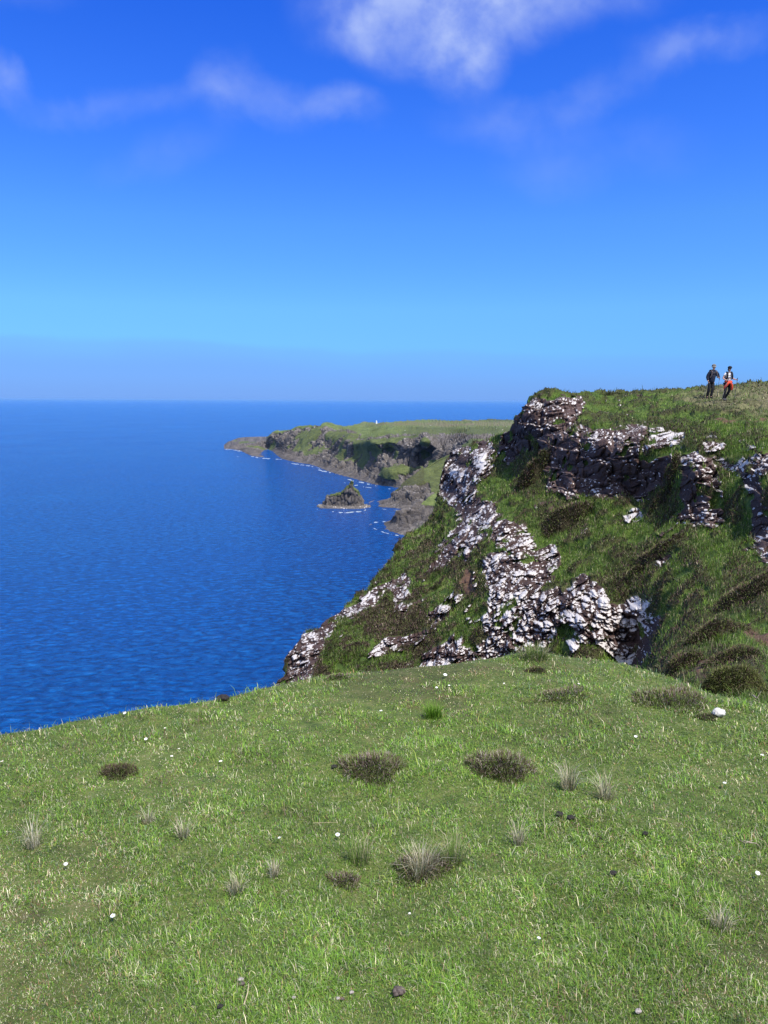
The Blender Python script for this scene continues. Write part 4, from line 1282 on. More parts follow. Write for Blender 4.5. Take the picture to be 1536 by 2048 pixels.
M_STONE = plain_mat('white stone', (0.62, 0.60, 0.56), 0.9, 0.2, noise=60, c2=(0.42, 0.40, 0.36), bump=0.004)
M_DUNG = plain_mat('sheep dung', (0.016, 0.014, 0.012), 0.75, 0.3, noise=80, c2=(0.035, 0.03, 0.026), bump=0.003)
M_DUNG2 = plain_mat('weathered dung', (0.16, 0.13, 0.115), 0.9, 0.2, noise=120, c2=(0.05, 0.035, 0.03), bump=0.003)
M_PEB = plain_mat('pebble', (0.42, 0.38, 0.34), 0.85, 0.25, noise=90, c2=(0.22, 0.18, 0.17), bump=0.001)
for (px, py, wpx, kind, lab) in [
    (1437, 1434, 28, 'stone', 'rounded white stone lying at the upper right edge of the lawn'),
    (445, 1402, 24, 'dung', 'black heap of sheep droppings by the lawn edge above the sea'),
    (1118, 1634, 16, 'dung', 'dark round dropping below the pale tussocks, the left of two'),
    (1141, 1643, 15, 'dung', 'dark round dropping below the pale tussocks, the right of two'),
    (797, 1994, 27, 'dung2', 'brownish weathered dropping at the bottom centre of the lawn'),
    (1226, 1754, 15, 'dung', 'small dark dropping alone in the lower right lawn'),
    (1290, 1674, 12, 'dung', 'tiny dark dropping right of the pale tussocks'),
    (668, 1538, 12, 'dung', 'small grey black dropping touching the left big heather clump'),
    (482, 1967, 12, 'peb', 'pale pebble at the bottom of the lawn, upper one of a stacked pair'),
    (484, 1976, 12, 'peb2', 'darker pebble at the bottom of the lawn, lower one of a stacked pair'),
    (703, 1993, 9, 'peb', 'little pinkish pebble left of the weathered dropping, the upper one'),
    (676, 2008, 8, 'peb', 'little pale pebble left of the weathered dropping, the lower left one'),
    (685, 2007, 8, 'peb2', 'little brown pebble left of the weathered dropping, the lower right one'),
    (588, 2006, 8, 'peb', 'small white pebble between the stacked pair and the three little ones'),
    (1276, 2034, 13, 'peb', 'pale pebble at the bottom edge of the lawn, right of centre'),
    (440, 2022, 13, 'dung', 'flat dark dropping at the lower edge, under the stacked pebbles')]:
    p = on_lawn(px, py)
    D = p[1] * 1.15
    r_ = wpx / F * D * 0.5
    z = float(lawn_z(p[0], p[1]))
    bm = bmesh.new()
    sd = int(px)
    if kind.startswith('dung'):
        for k in range(9):
            a = k * 2.4; q_ = 0.55 * r_ * math.sqrt(k / 9)
            bm_lump(bm, (math.cos(a) * q_ * 1.3, math.sin(a) * q_, r_ * (0.42 - 0.03 * k)), r_ * 0.5, sd + k, .3, 2, (1.0, .8, .8), k)
    else:
        bm_lump(bm, (0, 0, r_ * .4), r_, sd, .3, 4, (1.0, .7, .55), 0.3)
    zoff = 0.006 if kind[0] in 'dp' else 0.004
    nm = {'s': 'stone', 'd': 'sheep_dropping', 'p': 'pebble'}[kind[0]]
    o = bm_obj(nm, bm, {'stone': M_STONE, 'dung': M_DUNG, 'dung2': M_DUNG2, 'peb': M_PEB, 'peb2': M_DUNG2}[kind])
    o.location = (p[0], p[1], z + zoff + 0.004)
    tag(o, lab, nm.replace('_', ' '))

# loose straws and twigs lying on the turf
M_STRAWS = plain_mat('dead stalk', (0.50, 0.43, 0.27), 0.8, 0.2, noise=60, c2=(0.30, 0.24, 0.15))
M_WOOD = plain_mat('weathered twig', (0.42, 0.36, 0.29), 0.9, 0.2, noise=90, c2=(0.20, 0.15, 0.12))


def stick(pts, r0, r1, mat, name, lab, cat):
    """tapered bent tube through lawn points given in photo pixels"""
    P_ = []
    for (a, b, dz) in pts:
        p = on_lawn(a, b)
        P_.append(np.array([p[0], p[1], float(lawn_z(p[0], p[1])) + dz]))
    V, q = [], []
    n = len(P_)
    for i, p in enumerate(P_):
        dirn = P_[min(i + 1, n - 1)] - P_[max(i - 1, 0)]
        dirn /= np.linalg.norm(dirn)
        u_ = np.cross(dirn, [0, 0, 1.0]); u_ /= max(np.linalg.norm(u_), 1e-6)
        v_ = np.cross(u_, dirn)
        r_ = r0 + (r1 - r0) * i / (n - 1)
        for k in range(6):
            a = k * math.pi / 3
            V.append(p + (u_ * math.cos(a) + v_ * math.sin(a)) * r_)
    for i in range(n - 1):
        for k in range(6):
            q.append([i * 6 + k, i * 6 + (k + 1) % 6, i * 6 + 6 + (k + 1) % 6, i * 6 + 6 + k])
    tag(link(name, np_mesh(name, np.array(V), quads=np.array(q)), mat), lab, cat)


stick([(626, 1659, .03), (650, 1658, .032), (675, 1657, .028)], .0011, .0006, M_STRAWS, 'straw', 'long pale straw lying level above the largest white daisy', 'straw')
stick([(1088, 1628, .09), (1087, 1650, .05), (1090, 1680, .01)], .0006, .0013, M_STRAWS, 'grass_stalk', 'single upright pale stalk left of the two dark droppings', 'grass stalk')
stick([(1486, 1692, .02), (1500, 1697, .026), (1512, 1697, .022), (1522, 1702, .012)], .0030, .0014, M_WOOD, 'twig', 'forked looking pale twig near the right edge of the lawn', 'twig')
stick([(1478, 1690, .02), (1490, 1695, .02), (1505, 1694, .03)], .0016, .0010, M_WOOD, 'twig', 'thinner pale twig lying across the thicker one near the right edge', 'twig')
stick([(1505, 1404, .05), (1512, 1414, .06), (1520, 1410, .10)], .006, .003, M_WOOD, 'twig', 'bleached forked twig at the upper right border of the lawn', 'twig')
stick([(488, 2020, .01), (496, 2003, .03), (498, 1990, .04)], .0026, .0012, M_STRAWS, 'straw', 'bent pale straw at the bottom of the lawn, right of the stacked pebbles', 'straw')
stick([(1310, 1645, .02), (1320, 1652, .03), (1332, 1650, .02)], .0016, .0010, M_STRAWS, 'straw', 'curled pale straw in the right half of the lawn', 'straw')

# ---------------------------------------------------------------- surf, sheep and a white marker on the far coast
M_FOAM = plain_mat('sea foam', (0.42, 0.50, 0.58), 0.6, 0.3)


def surf():
    V, Q = [], []
    nb = 0
    lines = [([(449, 898.5), (470, 900.5), (490, 903.5)], 3.0, 1.0), ([(500, 912), (520, 916.5), (545, 918), (565, 919)], 2.4, 0.9), ([(575, 926), (600, 929.5), (620, 932), (640, 937)], 2.6, 0.7),
             ([(636, 940), (655, 944), (672, 948)], 4.0, 0.95), ([(690, 957), (710, 963), (730, 966), (752, 972)], 4.0, 0.8), ([(470, 913), (480, 913.5)], 1.0, 0.8), ([(498, 904), (510, 906)], 1.0, .6),
             ([(634, 1019), (655, 1023), (690, 1026), (722, 1023), (732, 1020)], 3.0, 0.9), ([(738, 1015), (770, 1019), (800, 1021)], 1.6, 0.6), ([(734, 1052), (750, 1058), (770, 1066), (800, 1072)], 2.8, 0.9),
             ([(740, 1046), (760, 1044), (776, 1043)], 2.6, 0.9), ([(688, 965), (700, 971), (716, 971)], 2.4, 0.7), ([(726, 974), (745, 976)], 2, 0.6), ([(770, 977), (800, 980)], 1.6, 0.5)]
    for pts, wpx, dens in lines:
        wpx *= 0.62
        pts = np.array(pts, float)
        sl = np.concatenate([[0], np.cumsum(np.linalg.norm(np.diff(pts, axis=0), axis=1))])
        ns = int(sl[-1] / 0.5) + 2
        s = np.linspace(0, sl[-1], ns)
        bx = np.interp(s, sl, pts[:, 0]); by = np.interp(s, sl, pts[:, 1])
        for j in np.arange(-wpx, wpx, 0.22):
            x = bx + RNG.uniform(-.1, .1, ns); y = by + j * 0.7
            D = seaD(x, y); d = pdir(x, y)
            p = EYE + d * D[:, None]
            a = fbm(np.stack([p[:, 0] * .38, p[:, 1] * .07, p[:, 0] * 0], -1), 4, 900)
            keep = a > (1 - dens) * 0.6 - 0.16 + 0.6 * abs(j / wpx) ** 1.2
            for k in np.where(keep[:-1])[0]:
                q0 = p[k]; q1 = p[k + 1]
                ex = (q1 - q0) * 0.62
                rad = d[k] * D[k]; rad = rad * np.array([1, 1, 0]); rad /= np.linalg.norm(rad)
                ey = rad * (0.16 * D[k] * D[k] / 80 / F) * 0.75
                m_ = (q0 + q1) / 2; m_[2] = 0.10
                ex[2] = 0
                w1 = RNG.uniform(.7, 1.1)
                V += [m_ - ex * w1, m_ - ey, m_ + ex * w1, m_ + ey]
                Q.append([nb, nb + 1, nb + 2, nb + 3]); nb += 4
    o = link('surf', np_mesh('surf', np.array(V), quads=np.array(Q)), M_FOAM)
    tag(o, 'white surf breaking in broken lines along the rocky far shore', kind='stuff')


surf()

M_WOOL = plain_mat('sheep wool', (0.72, 0.69, 0.62), 0.95, 0.1, noise=8, c2=(0.5, 0.47, 0.4))
M_FACE = plain_mat('sheep face', (0.12, 0.10, 0.09), 0.8, 0.2)


def make_sheep():
    bm = bmesh.new()
    bm_lump(bm, (0, 0, .58), .30, 1, .10, 3, (1.75, .9, .85))
    bm_lump(bm, (.46, 0, .70), .19, 2, .1, 2, (1.1, .8, 1.0))
    bm_lump(bm, (-.52, 0, .58), .07, 3, .1, 1, (.7, .6, 1.6))
    nf = len(bm.faces)
    bm_lump(bm, (.66, 0, .70), .10, 4, .05, 2, (1.5, .75, .8))
    for s_ in (-1, 1):
        bm_lump(bm, (.56, s_ * .11, .78), .06, 5, .0, 1, (.6, 1.5, .5))
        for lx in (.30, -.34):
            bmesh.ops.create_cone(bm, cap_ends=True, segments=8, radius1=.03, radius2=.06, depth=.46, matrix=Matrix.Translation((lx, s_ * .13, .23)))
    for f_ in list(bm.faces)[nf:]: f_.material_index = 1
    o = bm_obj('sheep', bm, [M_WOOL, M_FACE])
    return o


sp = None
for (px, py, lab) in [(861, 852, 'lone white sheep on the far plateau, the leftmost speck'), (884, 859, 'white sheep grazing just behind the far cliff rim'), (933, 858, 'white sheep on the dark green far field, middle of the row'),
                      (968, 857, 'white sheep right of the middle one on the far field'), (988, 853, 'white sheep highest up on the far green field'), (1005, 861, 'white sheep nearest the dark crag on the far field'),
                      (1013, 854, 'white sheep on the far field touching the outline of the upper crag'), (810, 862, 'white sheep alone above the dark cleft of the far cliffs'), (992, 858, 'white sheep below the highest one on the far field')]:
    d = pdir(px, py)
    h = FAR_BVH.ray_cast(Vector(EYE), Vector(d).normalized())
    if h[0] is None: continue
    root = make_sheep() if sp is None else dup(sp)
    sp = sp or root
    root.location = h[0] - Vector((0, 0, 0.05))
    root.scale = (1.25,) * 3
    root.rotation_euler = (0, 0, RNG.uniform(0, 6.28))
    tag(root, lab, 'sheep', 'sheep on the far plateau')

# white marker on the skyline of the far plateau
d = pdir(753, 848)
h = FAR_BVH.ray_cast(Vector(EYE), Vector(d).normalized())
if h[0] is not None:
    bm = bmesh.new()
    bmesh.ops.create_cone(bm, cap_ends=True, segments=20, radius1=1.3, radius2=0.9, depth=5.2, matrix=Matrix.Translation((0, 0, 2.3)))
    bmesh.ops.create_cone(bm, cap_ends=True, segments=20, radius1=1.15, radius2=0.1, depth=1.0, matrix=Matrix.Translation((0, 0, 5.4)))
    mk = bm_obj('beacon', bm, plain_mat('white painted masonry', (0.8, 0.8, 0.78), 0.8, 0.2), None, False)
    mk.location = h[0]
    tag(mk, 'tiny white tapering beacon standing on the far green plateau skyline', 'beacon')


# ---------------------------------------------------------------- hikers
def skin(name, joints, edges, mat, parent, sub=2, root=None):
    names = list(joints)
    me = bpy.data.meshes.new(name)
    me.from_pydata([joints[k][0] for k in names], [(names.index(a), names.index(b)) for a, b in edges], [])
    o = bpy.data.objects.new(name, me)
    COL.objects.link(o)
    md = o.modifiers.new('s', 'SKIN'); md.use_smooth_shade = True
    md.branch_smoothing = 0.6
    sd = o.modifiers.new('u', 'SUBSURF'); sd.levels = sub; sd.render_levels = sub
    for k, v in zip(names, me.skin_vertices[0].data):
        r_ = joints[k][1]
        v.radius = (r_, r_) if not isinstance(r_, tuple) else r_
        v.use_root = (k == (root or names[0]))
    dg = bpy.context.evaluated_depsgraph_get()
    dg.update()
    m2 = bpy.data.meshes.new_from_object(o.evaluated_get(dg))
    m2.name = name
    for p_ in m2.polygons: p_.use_smooth = True
    bpy.data.objects.remove(o)
    bpy.data.meshes.remove(me)
    m2.materials.clear()
    return link(name, m2, mat, parent)


M_SKIN = plain_mat('skin', (0.52, 0.30, 0.22), 0.6, 0.35)
M_NAVY = plain_mat('navy jacket cloth', (0.010, 0.013, 0.028), 0.8, 0.25, noise=30, c2=(0.016, 0.02, 0.038), bump=.004)
M_BLACK = plain_mat('black cloth', (0.010, 0.010, 0.013), 0.8, 0.25, noise=30, c2=(0.02, 0.02, 0.024), bump=.004)
M_GREY = plain_mat('grey knit hat', (0.20, 0.19, 0.18), 0.95, 0.1, noise=60, c2=(0.13, 0.125, 0.12))
M_WHITE = plain_mat('white shirt cloth', (0.80, 0.79, 0.80), 0.85, 0.2, noise=20, c2=(0.7, 0.69, 0.72), bump=.004)
M_ORANGE = plain_mat('orange red jacket cloth', (0.72, 0.10, 0.035), 0.7, 0.3, noise=14, c2=(0.58, 0.06, 0.04), bump=.01)
M_STRAP = plain_mat('strap', (0.11, 0.09, 0.09), 0.8, 0.2)
M_POLE = plain_mat('pole shaft', (0.05, 0.05, 0.055), 0.4, 0.5)
M_GRIP = plain_mat('pole grip', (0.02, 0.02, 0.02), 0.8, 0.2)
M_EYE = plain_mat('eye', (0.02, 0.015, 0.012), 0.3, 0.5)


def fingers(j, e, tag_, wrist, palm, down, side):
    """four fingers and a thumb curled round a grip"""
    w = np.array(palm); d = np.array(down, float); s = np.array(side, float)
    fwd = np.array([0, -1.0, 0])
    for k in range(4):
        off = s * (0.018 * (k - 1.5))
        ln = [0.030, 0.034, 0.032, 0.025][k]
        a = w + off + fwd * 0.022
        b = a + fwd * ln * 0.6 + d * 0.012
        c = b - fwd * 0.006 + d * ln
        t_ = '%s%d' % (tag_, k)
        j[t_ + 'a'] = (tuple(a), .0105); j[t_ + 'b'] = (tuple(b), .009); j[t_ + 'c'] = (tuple(c), .0078)
        e += [(palm_key(tag_), t_ + 'a'), (t_ + 'a', t_ + 'b'), (t_ + 'b', t_ + 'c')]
    a = w + s * 0.035 + d * 0.002
    b = a + s * .012 + fwd * .03
    j[tag_ + 'ta'] = (tuple(a), .012); j[tag_ + 'tb'] = (tuple(b), .010)
    e += [(palm_key(tag_), tag_ + 'ta'), (tag_ + 'ta', tag_ + 'tb')]


def palm_key(t_):
    return {'L': 'hl', 'R': 'hr'}[t_]


def pole(top, tip, lab):
    """trekking pole: grip, strap loop, two-stage shaft, basket, tip"""
    top = np.array(top); tip = np.array(tip)
    ax = Vector(tip - top).normalized()
    L = float(np.linalg.norm(tip - top))
    rotm = ax.to_track_quat('Z', 'Y').to_matrix().to_4x4()
    root = bpy.data.objects.new('trekking_pole', None); COL.objects.link(root)
    root.matrix_world = Matrix.Translation(Vector(top)) @ rotm

    def cyl(bm, z0, z1, r0, r1, seg=10):
        bmesh.ops.create_cone(bm, cap_ends=True, segments=seg, radius1=r0, radius2=r1, depth=z1 - z0, matrix=Matrix.Translation((0, 0, (z0 + z1) / 2)))
    bm = bmesh.new(); cyl(bm, 0.10, L * .55, .012, .012); cyl(bm, L * .55, L - .03, .010, .008); cyl(bm, L * .54, L * .57, .015, .015)
    bm_obj('shaft', bm, M_POLE, root)
    bm = bmesh.new(); cyl(bm, -0.04, 0.11, .017, .014); bm_lump(bm, (0, 0, -.045), .021, 1, 0, 2)
    bm_obj('grip', bm, M_GRIP, root)
    bm = bmesh.new(); cyl(bm, L - .075, L - .065, .026, .03)
    bm_obj('basket', bm, M_GRIP, root)
    bm = bmesh.new(); cyl(bm, L - .035, L + .01, .006, .002)
    bm_obj('tip', bm, M_STRAP, root)
    tag(root, lab, 'trekking pole')
    return root


def torso_strip(pts, w, mat, name, parent):
    """flat strap following points"""
    bm = bmesh.new()
    prev = None
    for i, p in enumerate(pts):
        p = Vector(p)
        t_ = (Vector(pts[min(i + 1, len(pts) - 1)]) - Vector(pts[max(i - 1, 0)])).normalized()
        s_ = t_.cross(Vector((0, -1, 0.15))).normalized() * w * .5
        o_ = Vector((0, -0.012, 0))
        ring = [bm.verts.new(p - s_ + o_), bm.verts.new(p + s_ + o_), bm.verts.new(p + s_ - o_), bm.verts.new(p - s_ - o_)]
        if prev:
            for k in range(4):
                bm.faces.new([prev[k], prev[(k + 1) % 4], ring[(k + 1) % 4], ring[k]])
        else:
            bm.faces.new(ring)
        prev = ring
    bm.faces.new(prev[::-1])
    return bm_obj(name, bm, mat, parent)


def hiker_base(px, py, Y, h_m, label):
    d = pdir(px, py)
    x, y = d[0] * Y, Y
    h = HILL_BVH.ray_cast(Vector((x, y, 90)), Vector((0, 0, -1)))
    z = h[0].z
    root = bpy.data.objects.new('person', None); COL.objects.link(root)
    root.location = (x, y, z + 0.01)
    tag(root, label, 'person')
    return root


def bake(o, root_loc):
    o.location = o.location + root_loc


def man():
    root = hiker_base(1423, 795, 41.5, 1.8, 'hiker in dark navy jacket and grey hat walking with two poles on the plateau')
    lx = -0.04
    J = dict(
        pel=((-.06, 0, .96), (.13, .09)), bel=((-.03, 0, 1.12), (.12, .08)), che=((0, 0, 1.32), (.13, .08)), nk0=((.0, -.01, 1.47), (.075, .07)), nk=((.0, -.03, 1.54), .055),
        jaw=((.0, -.065, 1.60), (.060, .070)), hd=((.0, -.055, 1.67), (.074, .088)), cr=((.0, -.03, 1.74), (.066, .078)), nose=((0, -.155, 1.64), .012),
        sl=((-.17, 0, 1.44), .065), el=((-.27, .01, 1.16), .045), wl=((-.29, -.10, .94), .030), hl=((-.285, -.13, .87), (.036, .024)),
        sr=((.17, 0, 1.44), .065), er=((.28, .02, 1.20), .045), wr=((.26, -.16, 1.11), .030), hr=((.25, -.23, 1.09), (.036, .024)),
        hpl=((-.15, 0, .90), .10), kl=((-.19, -.06, .50), .062), al=((-.24, .03, .12), .042), fl=((-.245, -.06, .06), (.02, .02)),
        hpr=((.03, 0, .90), .10), kr=((-.01, -.12, .52), .062), ar=((-.07, -.06, .12), .042), fr=((-.07, -.14, .06), (.02, .02)))
    E = [('pel', 'bel'), ('bel', 'che'), ('che', 'nk0'), ('nk0', 'nk'), ('nk', 'jaw'), ('jaw', 'hd'), ('hd', 'cr'), ('hd', 'nose'), ('che', 'sl'), ('sl', 'el'), ('el', 'wl'), ('wl', 'hl'),
         ('che', 'sr'), ('sr', 'er'), ('er', 'wr'), ('wr', 'hr'), ('pel', 'hpl'), ('hpl', 'kl'), ('kl', 'al'), ('al', 'fl'), ('pel', 'hpr'), ('hpr', 'kr'), ('kr', 'ar'), ('ar', 'fr')]
    fingers(J, E, 'L', 'wl', J['hl'][0], (0.3, 0, -1), (-.6, 0, .4))
    fingers(J, E, 'R', 'wr', J['hr'][0], (-.3, 0, -1), (.6, 0, .4))
    body = skin('body', J, E, M_SKIN, root)
    g = 1.0
    skin('jacket', dict(hem=((-.07, 0, .80), (.17, .14)), pel=((-.06, 0, .93), (.215, .17)), bel=((-.035, -.01, 1.12), (.24, .18)), che=((0, -.01, 1.32), (.25, .185)), nk0=((0, -.02, 1.50), (.095, .09)), nk=((0, -.03, 1.555), (.075, .08)),
                        sl=((-.19, 0, 1.42), .11), el=((-.295, .01, 1.15), .09), wl=((-.29, -.09, .955), .055), sr=((.19, 0, 1.42), .11), er=((.30, .02, 1.20), .09), wr=((.265, -.14, 1.115), .055)),
         [('hem', 'pel'), ('pel', 'bel'), ('bel', 'che'), ('che', 'nk0'), ('nk0', 'nk'), ('che', 'sl'), ('sl', 'el'), ('el', 'wl'), ('che', 'sr'), ('sr', 'er'), ('er', 'wr')], M_NAVY, root)
    skin('trousers', dict(top=((-.06, 0, 1.04), (.15, .12)), pel=((-.06, 0, .93), (.17, .135)), hpl=((-.145, 0, .86), .12), kl=((-.19, -.06, .50), .088), al=((-.24, .03, .09), .07), hpr=((.025, 0, .86), .12), kr=((-.01, -.12, .52), .088), ar=((-.07, -.06, .09), .07)),
         [('top', 'pel'), ('pel', 'hpl'), ('hpl', 'kl'), ('kl', 'al'), ('pel', 'hpr'), ('hpr', 'kr'), ('kr', 'ar')], M_BLACK, root)
    for a, f in (((-.24, .05, .10), (-.25, -.15, .035)), ((-.07, -.04, .10), (-.07, -.24, .035))):
        skin('boot', dict(a=((a[0], a[1] - .01, .15), (.066, .07)), h=((a[0], a[1] - .02, .05), (.062, .066)), f=((f[0], f[1] - .03, f[2]), (.066, .052))), [('a', 'h'), ('h', 'f')], M_BLACK, root)
    bm = bmesh.new(); bm_lump(bm, (0, -.04, 1.755), .112, 5, .05, 3, (1, 1.08, .85))
    ht = bm_obj('hat', bm, M_GREY, root)
    bm = bmesh.new()
    bmesh.ops.create_cone(bm, cap_ends=True, segments=24, radius1=.12, radius2=.112, depth=.035, matrix=Matrix.Translation((0, -.048, 1.705)))
    bm_obj('hat_brim', bm, plain_mat('pale hat rim', (0.38, 0.34, 0.31), .95, .1), ht)
    for s_ in (-1, 1):
        bm = bmesh.new(); bm_lump(bm, (s_ * .030, -.143, 1.668), .011, 1, 0, 1); bm_obj('eye', bm, M_EYE, root)
        bm = bmesh.new(); bm_lump(bm, (s_ * .082, -.05, 1.655), .026, 1, .1, 1, (.4, .7, 1.2)); bm_obj('ear', bm, M_SKIN, root)
    rl = Vector(root.location)
    # rucksack on the back with its straps in front
    bp = bpy.data.objects.new('rucksack', None); COL.objects.link(bp); bp.location = rl
    bm = bmesh.new(); bm_lump(bm, (0, .24, 1.24), .24, 8, .08, 3, (.78, .55, 1.15)); bm_lump(bm, (0, .20, 1.50), .13, 9, .08, 3, (1.1, .8, .5))
    bm_obj('bag', bm, M_BLACK, bp)
    for s_ in (-1, 1):
        torso_strip([(s_ * .13, .10, 1.50), (s_ * .13, -.02, 1.53), (s_ * .125, -.13, 1.48), (s_ * .13, -.175, 1.36), (s_ * .155, -.175, 1.22), (s_ * .19, -.10, 1.12)], .05, M_STRAP, 'shoulder_strap', bp)
    torso_strip([(-.13, -.19, 1.40), (0, -.20, 1.40), (.13, -.19, 1.40)], .025, M_STRAP, 'chest_strap', bp)
    tag(bp, 'black rucksack on the back of the hiker in the navy jacket', 'rucksack')
    for (a, b, lab) in (((-.285, -.165, .90), (-.66, -.45, -.06), 'trekking pole slanting outwards from the navy jacketed hiker, left in the photo'),
                        ((.25, -.265, 1.12), (.12, -.40, .02), 'trekking pole held upright between the two hikers by the navy jacketed one')):
        tip = Vector(b) + rl
        h = HILL_BVH.ray_cast(Vector((tip.x, tip.y, 90)), Vector((0, 0, -1)))
        tip.z = h[0].z
        pole(np.array(Vector(a) + rl), np.array(tip), lab)


def woman():
    root = hiker_base(1453.5, 805, 37.2, 1.66, 'hiker in white shirt with orange red jacket tied round the waist and black leggings')
    J = dict(
        pel=((-.02, 0, .90), (.12, .085)), bel=((-.01, 0, 1.05), (.10, .07)), che=((0, 0, 1.22), (.11, .07)), nk0=((.0, -.01, 1.355), (.06, .06)), nk=((.01, -.03, 1.42), .045),
        jaw=((.012, -.06, 1.475), (.052, .062)), hd=((.015, -.05, 1.54), (.068, .080)), cr=((.015, -.03, 1.60), (.060, .072)), nose=((.014, -.14, 1.515), .011),
        sl=((-.15, 0, 1.32), .052), el=((-.27, .0, 1.08), .038), wl=((-.18, -.18, .98), .026), hl=((-.14, -.23, .97), (.032, .022)),
        sr=((.155, 0, 1.32), .052), er=((.22, .02, 1.07), .038), wr=((.29, -.17, 1.02), .026), hr=((.31, -.24, 1.01), (.032, .022)),
        hpl=((-.10, 0, .84), .10), kl=((-.16, -.10, .47), .058), al=((-.20, -.06, .11), .038), fl=((-.20, -.12, .06), (.02, .02)),
        hpr=((.08, 0, .84), .10), kr=((.07, -.05, .48), .058), ar=((-.05, .14, .14), .038), fr=((-.06, .08, .08), (.02, .02)))
    E = [('pel', 'bel'), ('bel', 'che'), ('che', 'nk0'), ('nk0', 'nk'), ('nk', 'jaw'), ('jaw', 'hd'), ('hd', 'cr'), ('hd', 'nose'), ('che', 'sl'), ('sl', 'el'), ('el', 'wl'), ('wl', 'hl'),
         ('che', 'sr'), ('sr', 'er'), ('er', 'wr'), ('wr', 'hr'), ('pel', 'hpl'), ('hpl', 'kl'), ('kl', 'al'), ('al', 'fl'), ('pel', 'hpr'), ('hpr', 'kr'), ('kr', 'ar'), ('ar', 'fr')]
    fingers(J, E, 'L', 'wl', J['hl'][0], (0.1, 0, -1), (-.6, 0, .4))
    fingers(J, E, 'R', 'wr', J['hr'][0], (-.1, 0, -1), (.6, 0, .4))
    skin('body', J, E, M_SKIN, root)
    skin('shirt', dict(hem=((-.015, 0, .84), (.14, .115)), pel=((-.015, 0, .92), (.165, .135)), bel=((-.01, -.01, 1.05), (.165, .14)), che=((0, -.015, 1.235), (.18, .15)), nk0=((.0, -.01, 1.36), (.075, .07)),
                       sl=((-.155, 0, 1.315), .072), el=((-.21, 0, 1.19), .062), sr=((.16, 0, 1.315), .072), er=((.19, .01, 1.19), .062)),
         [('hem', 'pel'), ('pel', 'bel'), ('bel', 'che'), ('che', 'nk0'), ('che', 'sl'), ('sl', 'el'), ('che', 'sr'), ('sr', 'er')], M_WHITE, root)
    skin('leggings', dict(pel=((-.015, 0, .88), (.155, .125)), hpl=((-.10, 0, .80), .108), kl=((-.16, -.10, .47), .068), al=((-.20, -.06, .08), .05), hpr=((.08, 0, .80), .108), kr=((.07, -.05, .48), .068), ar=((-.05, .14, .11), .05)),
         [('pel', 'hpl'), ('hpl', 'kl'), ('kl', 'al'), ('pel', 'hpr'), ('hpr', 'kr'), ('kr', 'ar')], M_BLACK, root)
    for a, f in (((-.20, -.04, .10), (-.205, -.22, .035)), ((-.05, .15, .13), (-.06, -.01, .04))):
        skin('boot', dict(a=((a[0], a[1] - .01, a[2] + .05), (.060, .064)), h=((a[0], a[1] - .02, a[2] - .05), (.058, .062)), f=((f[0], f[1] - .03, f[2]), (.062, .050))), [('a', 'h'), ('h', 'f')], plain_mat('grey boot', (0.06, .06, .065), .8, .2), root)
    bm = bmesh.new(); bm_lump(bm, (.015, -.035, 1.60), .098, 5, .04, 3, (1, 1.08, .78))
    bm_lump(bm, (.015, -.15, 1.58), .055, 6, .02, 2, (1.2, 1.0, .22))
    bm_obj('cap', bm, M_BLACK, root)
    bm = bmesh.new(); bm_lump(bm, (.015, .045, 1.50), .06, 7, .1, 2, (1.1, .7, 1.3))
    bm_obj('hair', bm, plain_mat('brown hair', (0.06, 0.035, 0.02), .8, .3, noise=80), root)
    for s_ in (-1, 1):
        bm = bmesh.new(); bm_lump(bm, (.014 + s_ * .027, -.128, 1.538), .010, 1, 0, 1); bm_obj('eye', bm, M_EYE, root)
    # jacket knotted at the waist: band, knot and two hanging sleeves over the body of the jacket behind
    jk = skin('tied_jacket', dict(a=((-.17, -.02, .93), .05), b=((-.09, -.13, .92), .045), c=((0, -.17, .90), .055), d=((.09, -.13, .92), .045), e=((.16, -.02, .93), .05), f=((.09, .11, .92), .05), g=((-.09, .11, .92), .05)),
              [('a', 'b'), ('b', 'c'), ('c', 'd'), ('d', 'e'), ('e', 'f'), ('f', 'g'), ('g', 'a')], M_ORANGE, root)
    skin('sleeve', dict(c=((-.02, -.18, .90), .05), l1=((-.12, -.17, .80), .07), l2=((-.20, -.13, .66), .07), l3=((-.23, -.10, .56), .045)), [('c', 'l1'), ('l1', 'l2'), ('l2', 'l3')], M_ORANGE, jk)
    skin('sleeve', dict(c=((.02, -.18, .90), .05), l1=((.09, -.16, .80), .065), l2=((.15, -.12, .64), .065), l3=((.15, -.09, .50), .045)), [('c', 'l1'), ('l1', 'l2'), ('l2', 'l3')], M_ORANGE, jk)
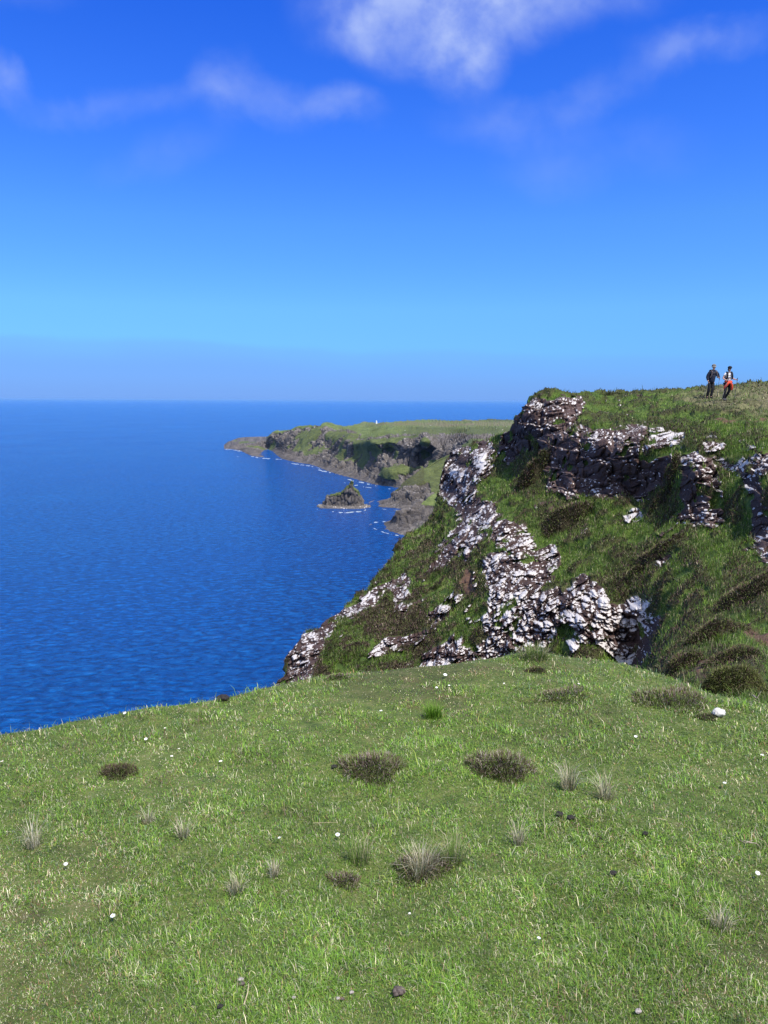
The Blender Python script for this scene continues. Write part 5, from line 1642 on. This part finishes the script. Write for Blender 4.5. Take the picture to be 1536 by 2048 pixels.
    skin('knot', dict(a=((0, -.20, .90), .05), b=((-.01, -.19, .80), .045)), [('a', 'b')], M_ORANGE, jk)
    rl = Vector(root.location)
    bp = bpy.data.objects.new('running_vest', None); COL.objects.link(bp); bp.location = rl
    bm = bmesh.new(); bm_lump(bm, (0, .165, 1.20), .17, 8, .06, 3, (.8, .45, 1.15))
    bm_obj('bag', bm, M_BLACK, bp)
    for s_ in (-1, 1):
        torso_strip([(s_ * .09, .08, 1.38), (s_ * .10, -.03, 1.405), (s_ * .105, -.12, 1.34), (s_ * .12, -.15, 1.22), (s_ * .13, -.14, 1.10), (s_ * .16, -.06, 1.04)], .075, M_BLACK, 'shoulder_strap', bp)
    for zz_ in (1.20, 1.075):
        torso_strip([(-.12, -.155, zz_), (0, -.168, zz_ + .01), (.12, -.155, zz_)], .022, M_BLACK, 'chest_strap', bp)
    tag(bp, 'small black pack with wide front straps worn over the white shirt', 'backpack')
    for (a, b, lab) in (((-.14, -.265, 1.0), (-.46, -.40, 0), 'trekking pole slanting down from the white shirted hiker toward the other hiker'),
                        ((.31, -.275, 1.04), (.19, -.35, 0), 'trekking pole at the far right held upright by the white shirted hiker')):
        tip = Vector(b) + rl
        h = HILL_BVH.ray_cast(Vector((tip.x, tip.y, 90)), Vector((0, 0, -1)))
        tip.z = h[0].z
        pole(np.array(Vector(a) + rl), np.array(tip), lab)


man()
woman()


# ---------------------------------------------------------------- thin sea haze
def build_haze():
    m = bpy.data.materials.new('sea haze')
    m.use_nodes = True
    t = NT(m.node_tree)
    v = t.n('ShaderNodeVolumePrincipled', {'Color': (0.28, 0.57, 1.0, 1), 'Density': 0.000022, 'Anisotropy': 0.0})
    t.n('ShaderNodeOutputMaterial', {'Volume': v.outputs[0]})
    bm = bmesh.new()
    bmesh.ops.create_cube(bm, size=1.0, matrix=Matrix.Translation((0, 0, 48.0)) @ Matrix.Diagonal((240000, 240000, 98.0, 1)))
    o = bm_obj('haze', bm, m, None, False)
    tag(o, 'faint blue sea haze lying over the water', kind='stuff')


build_haze()
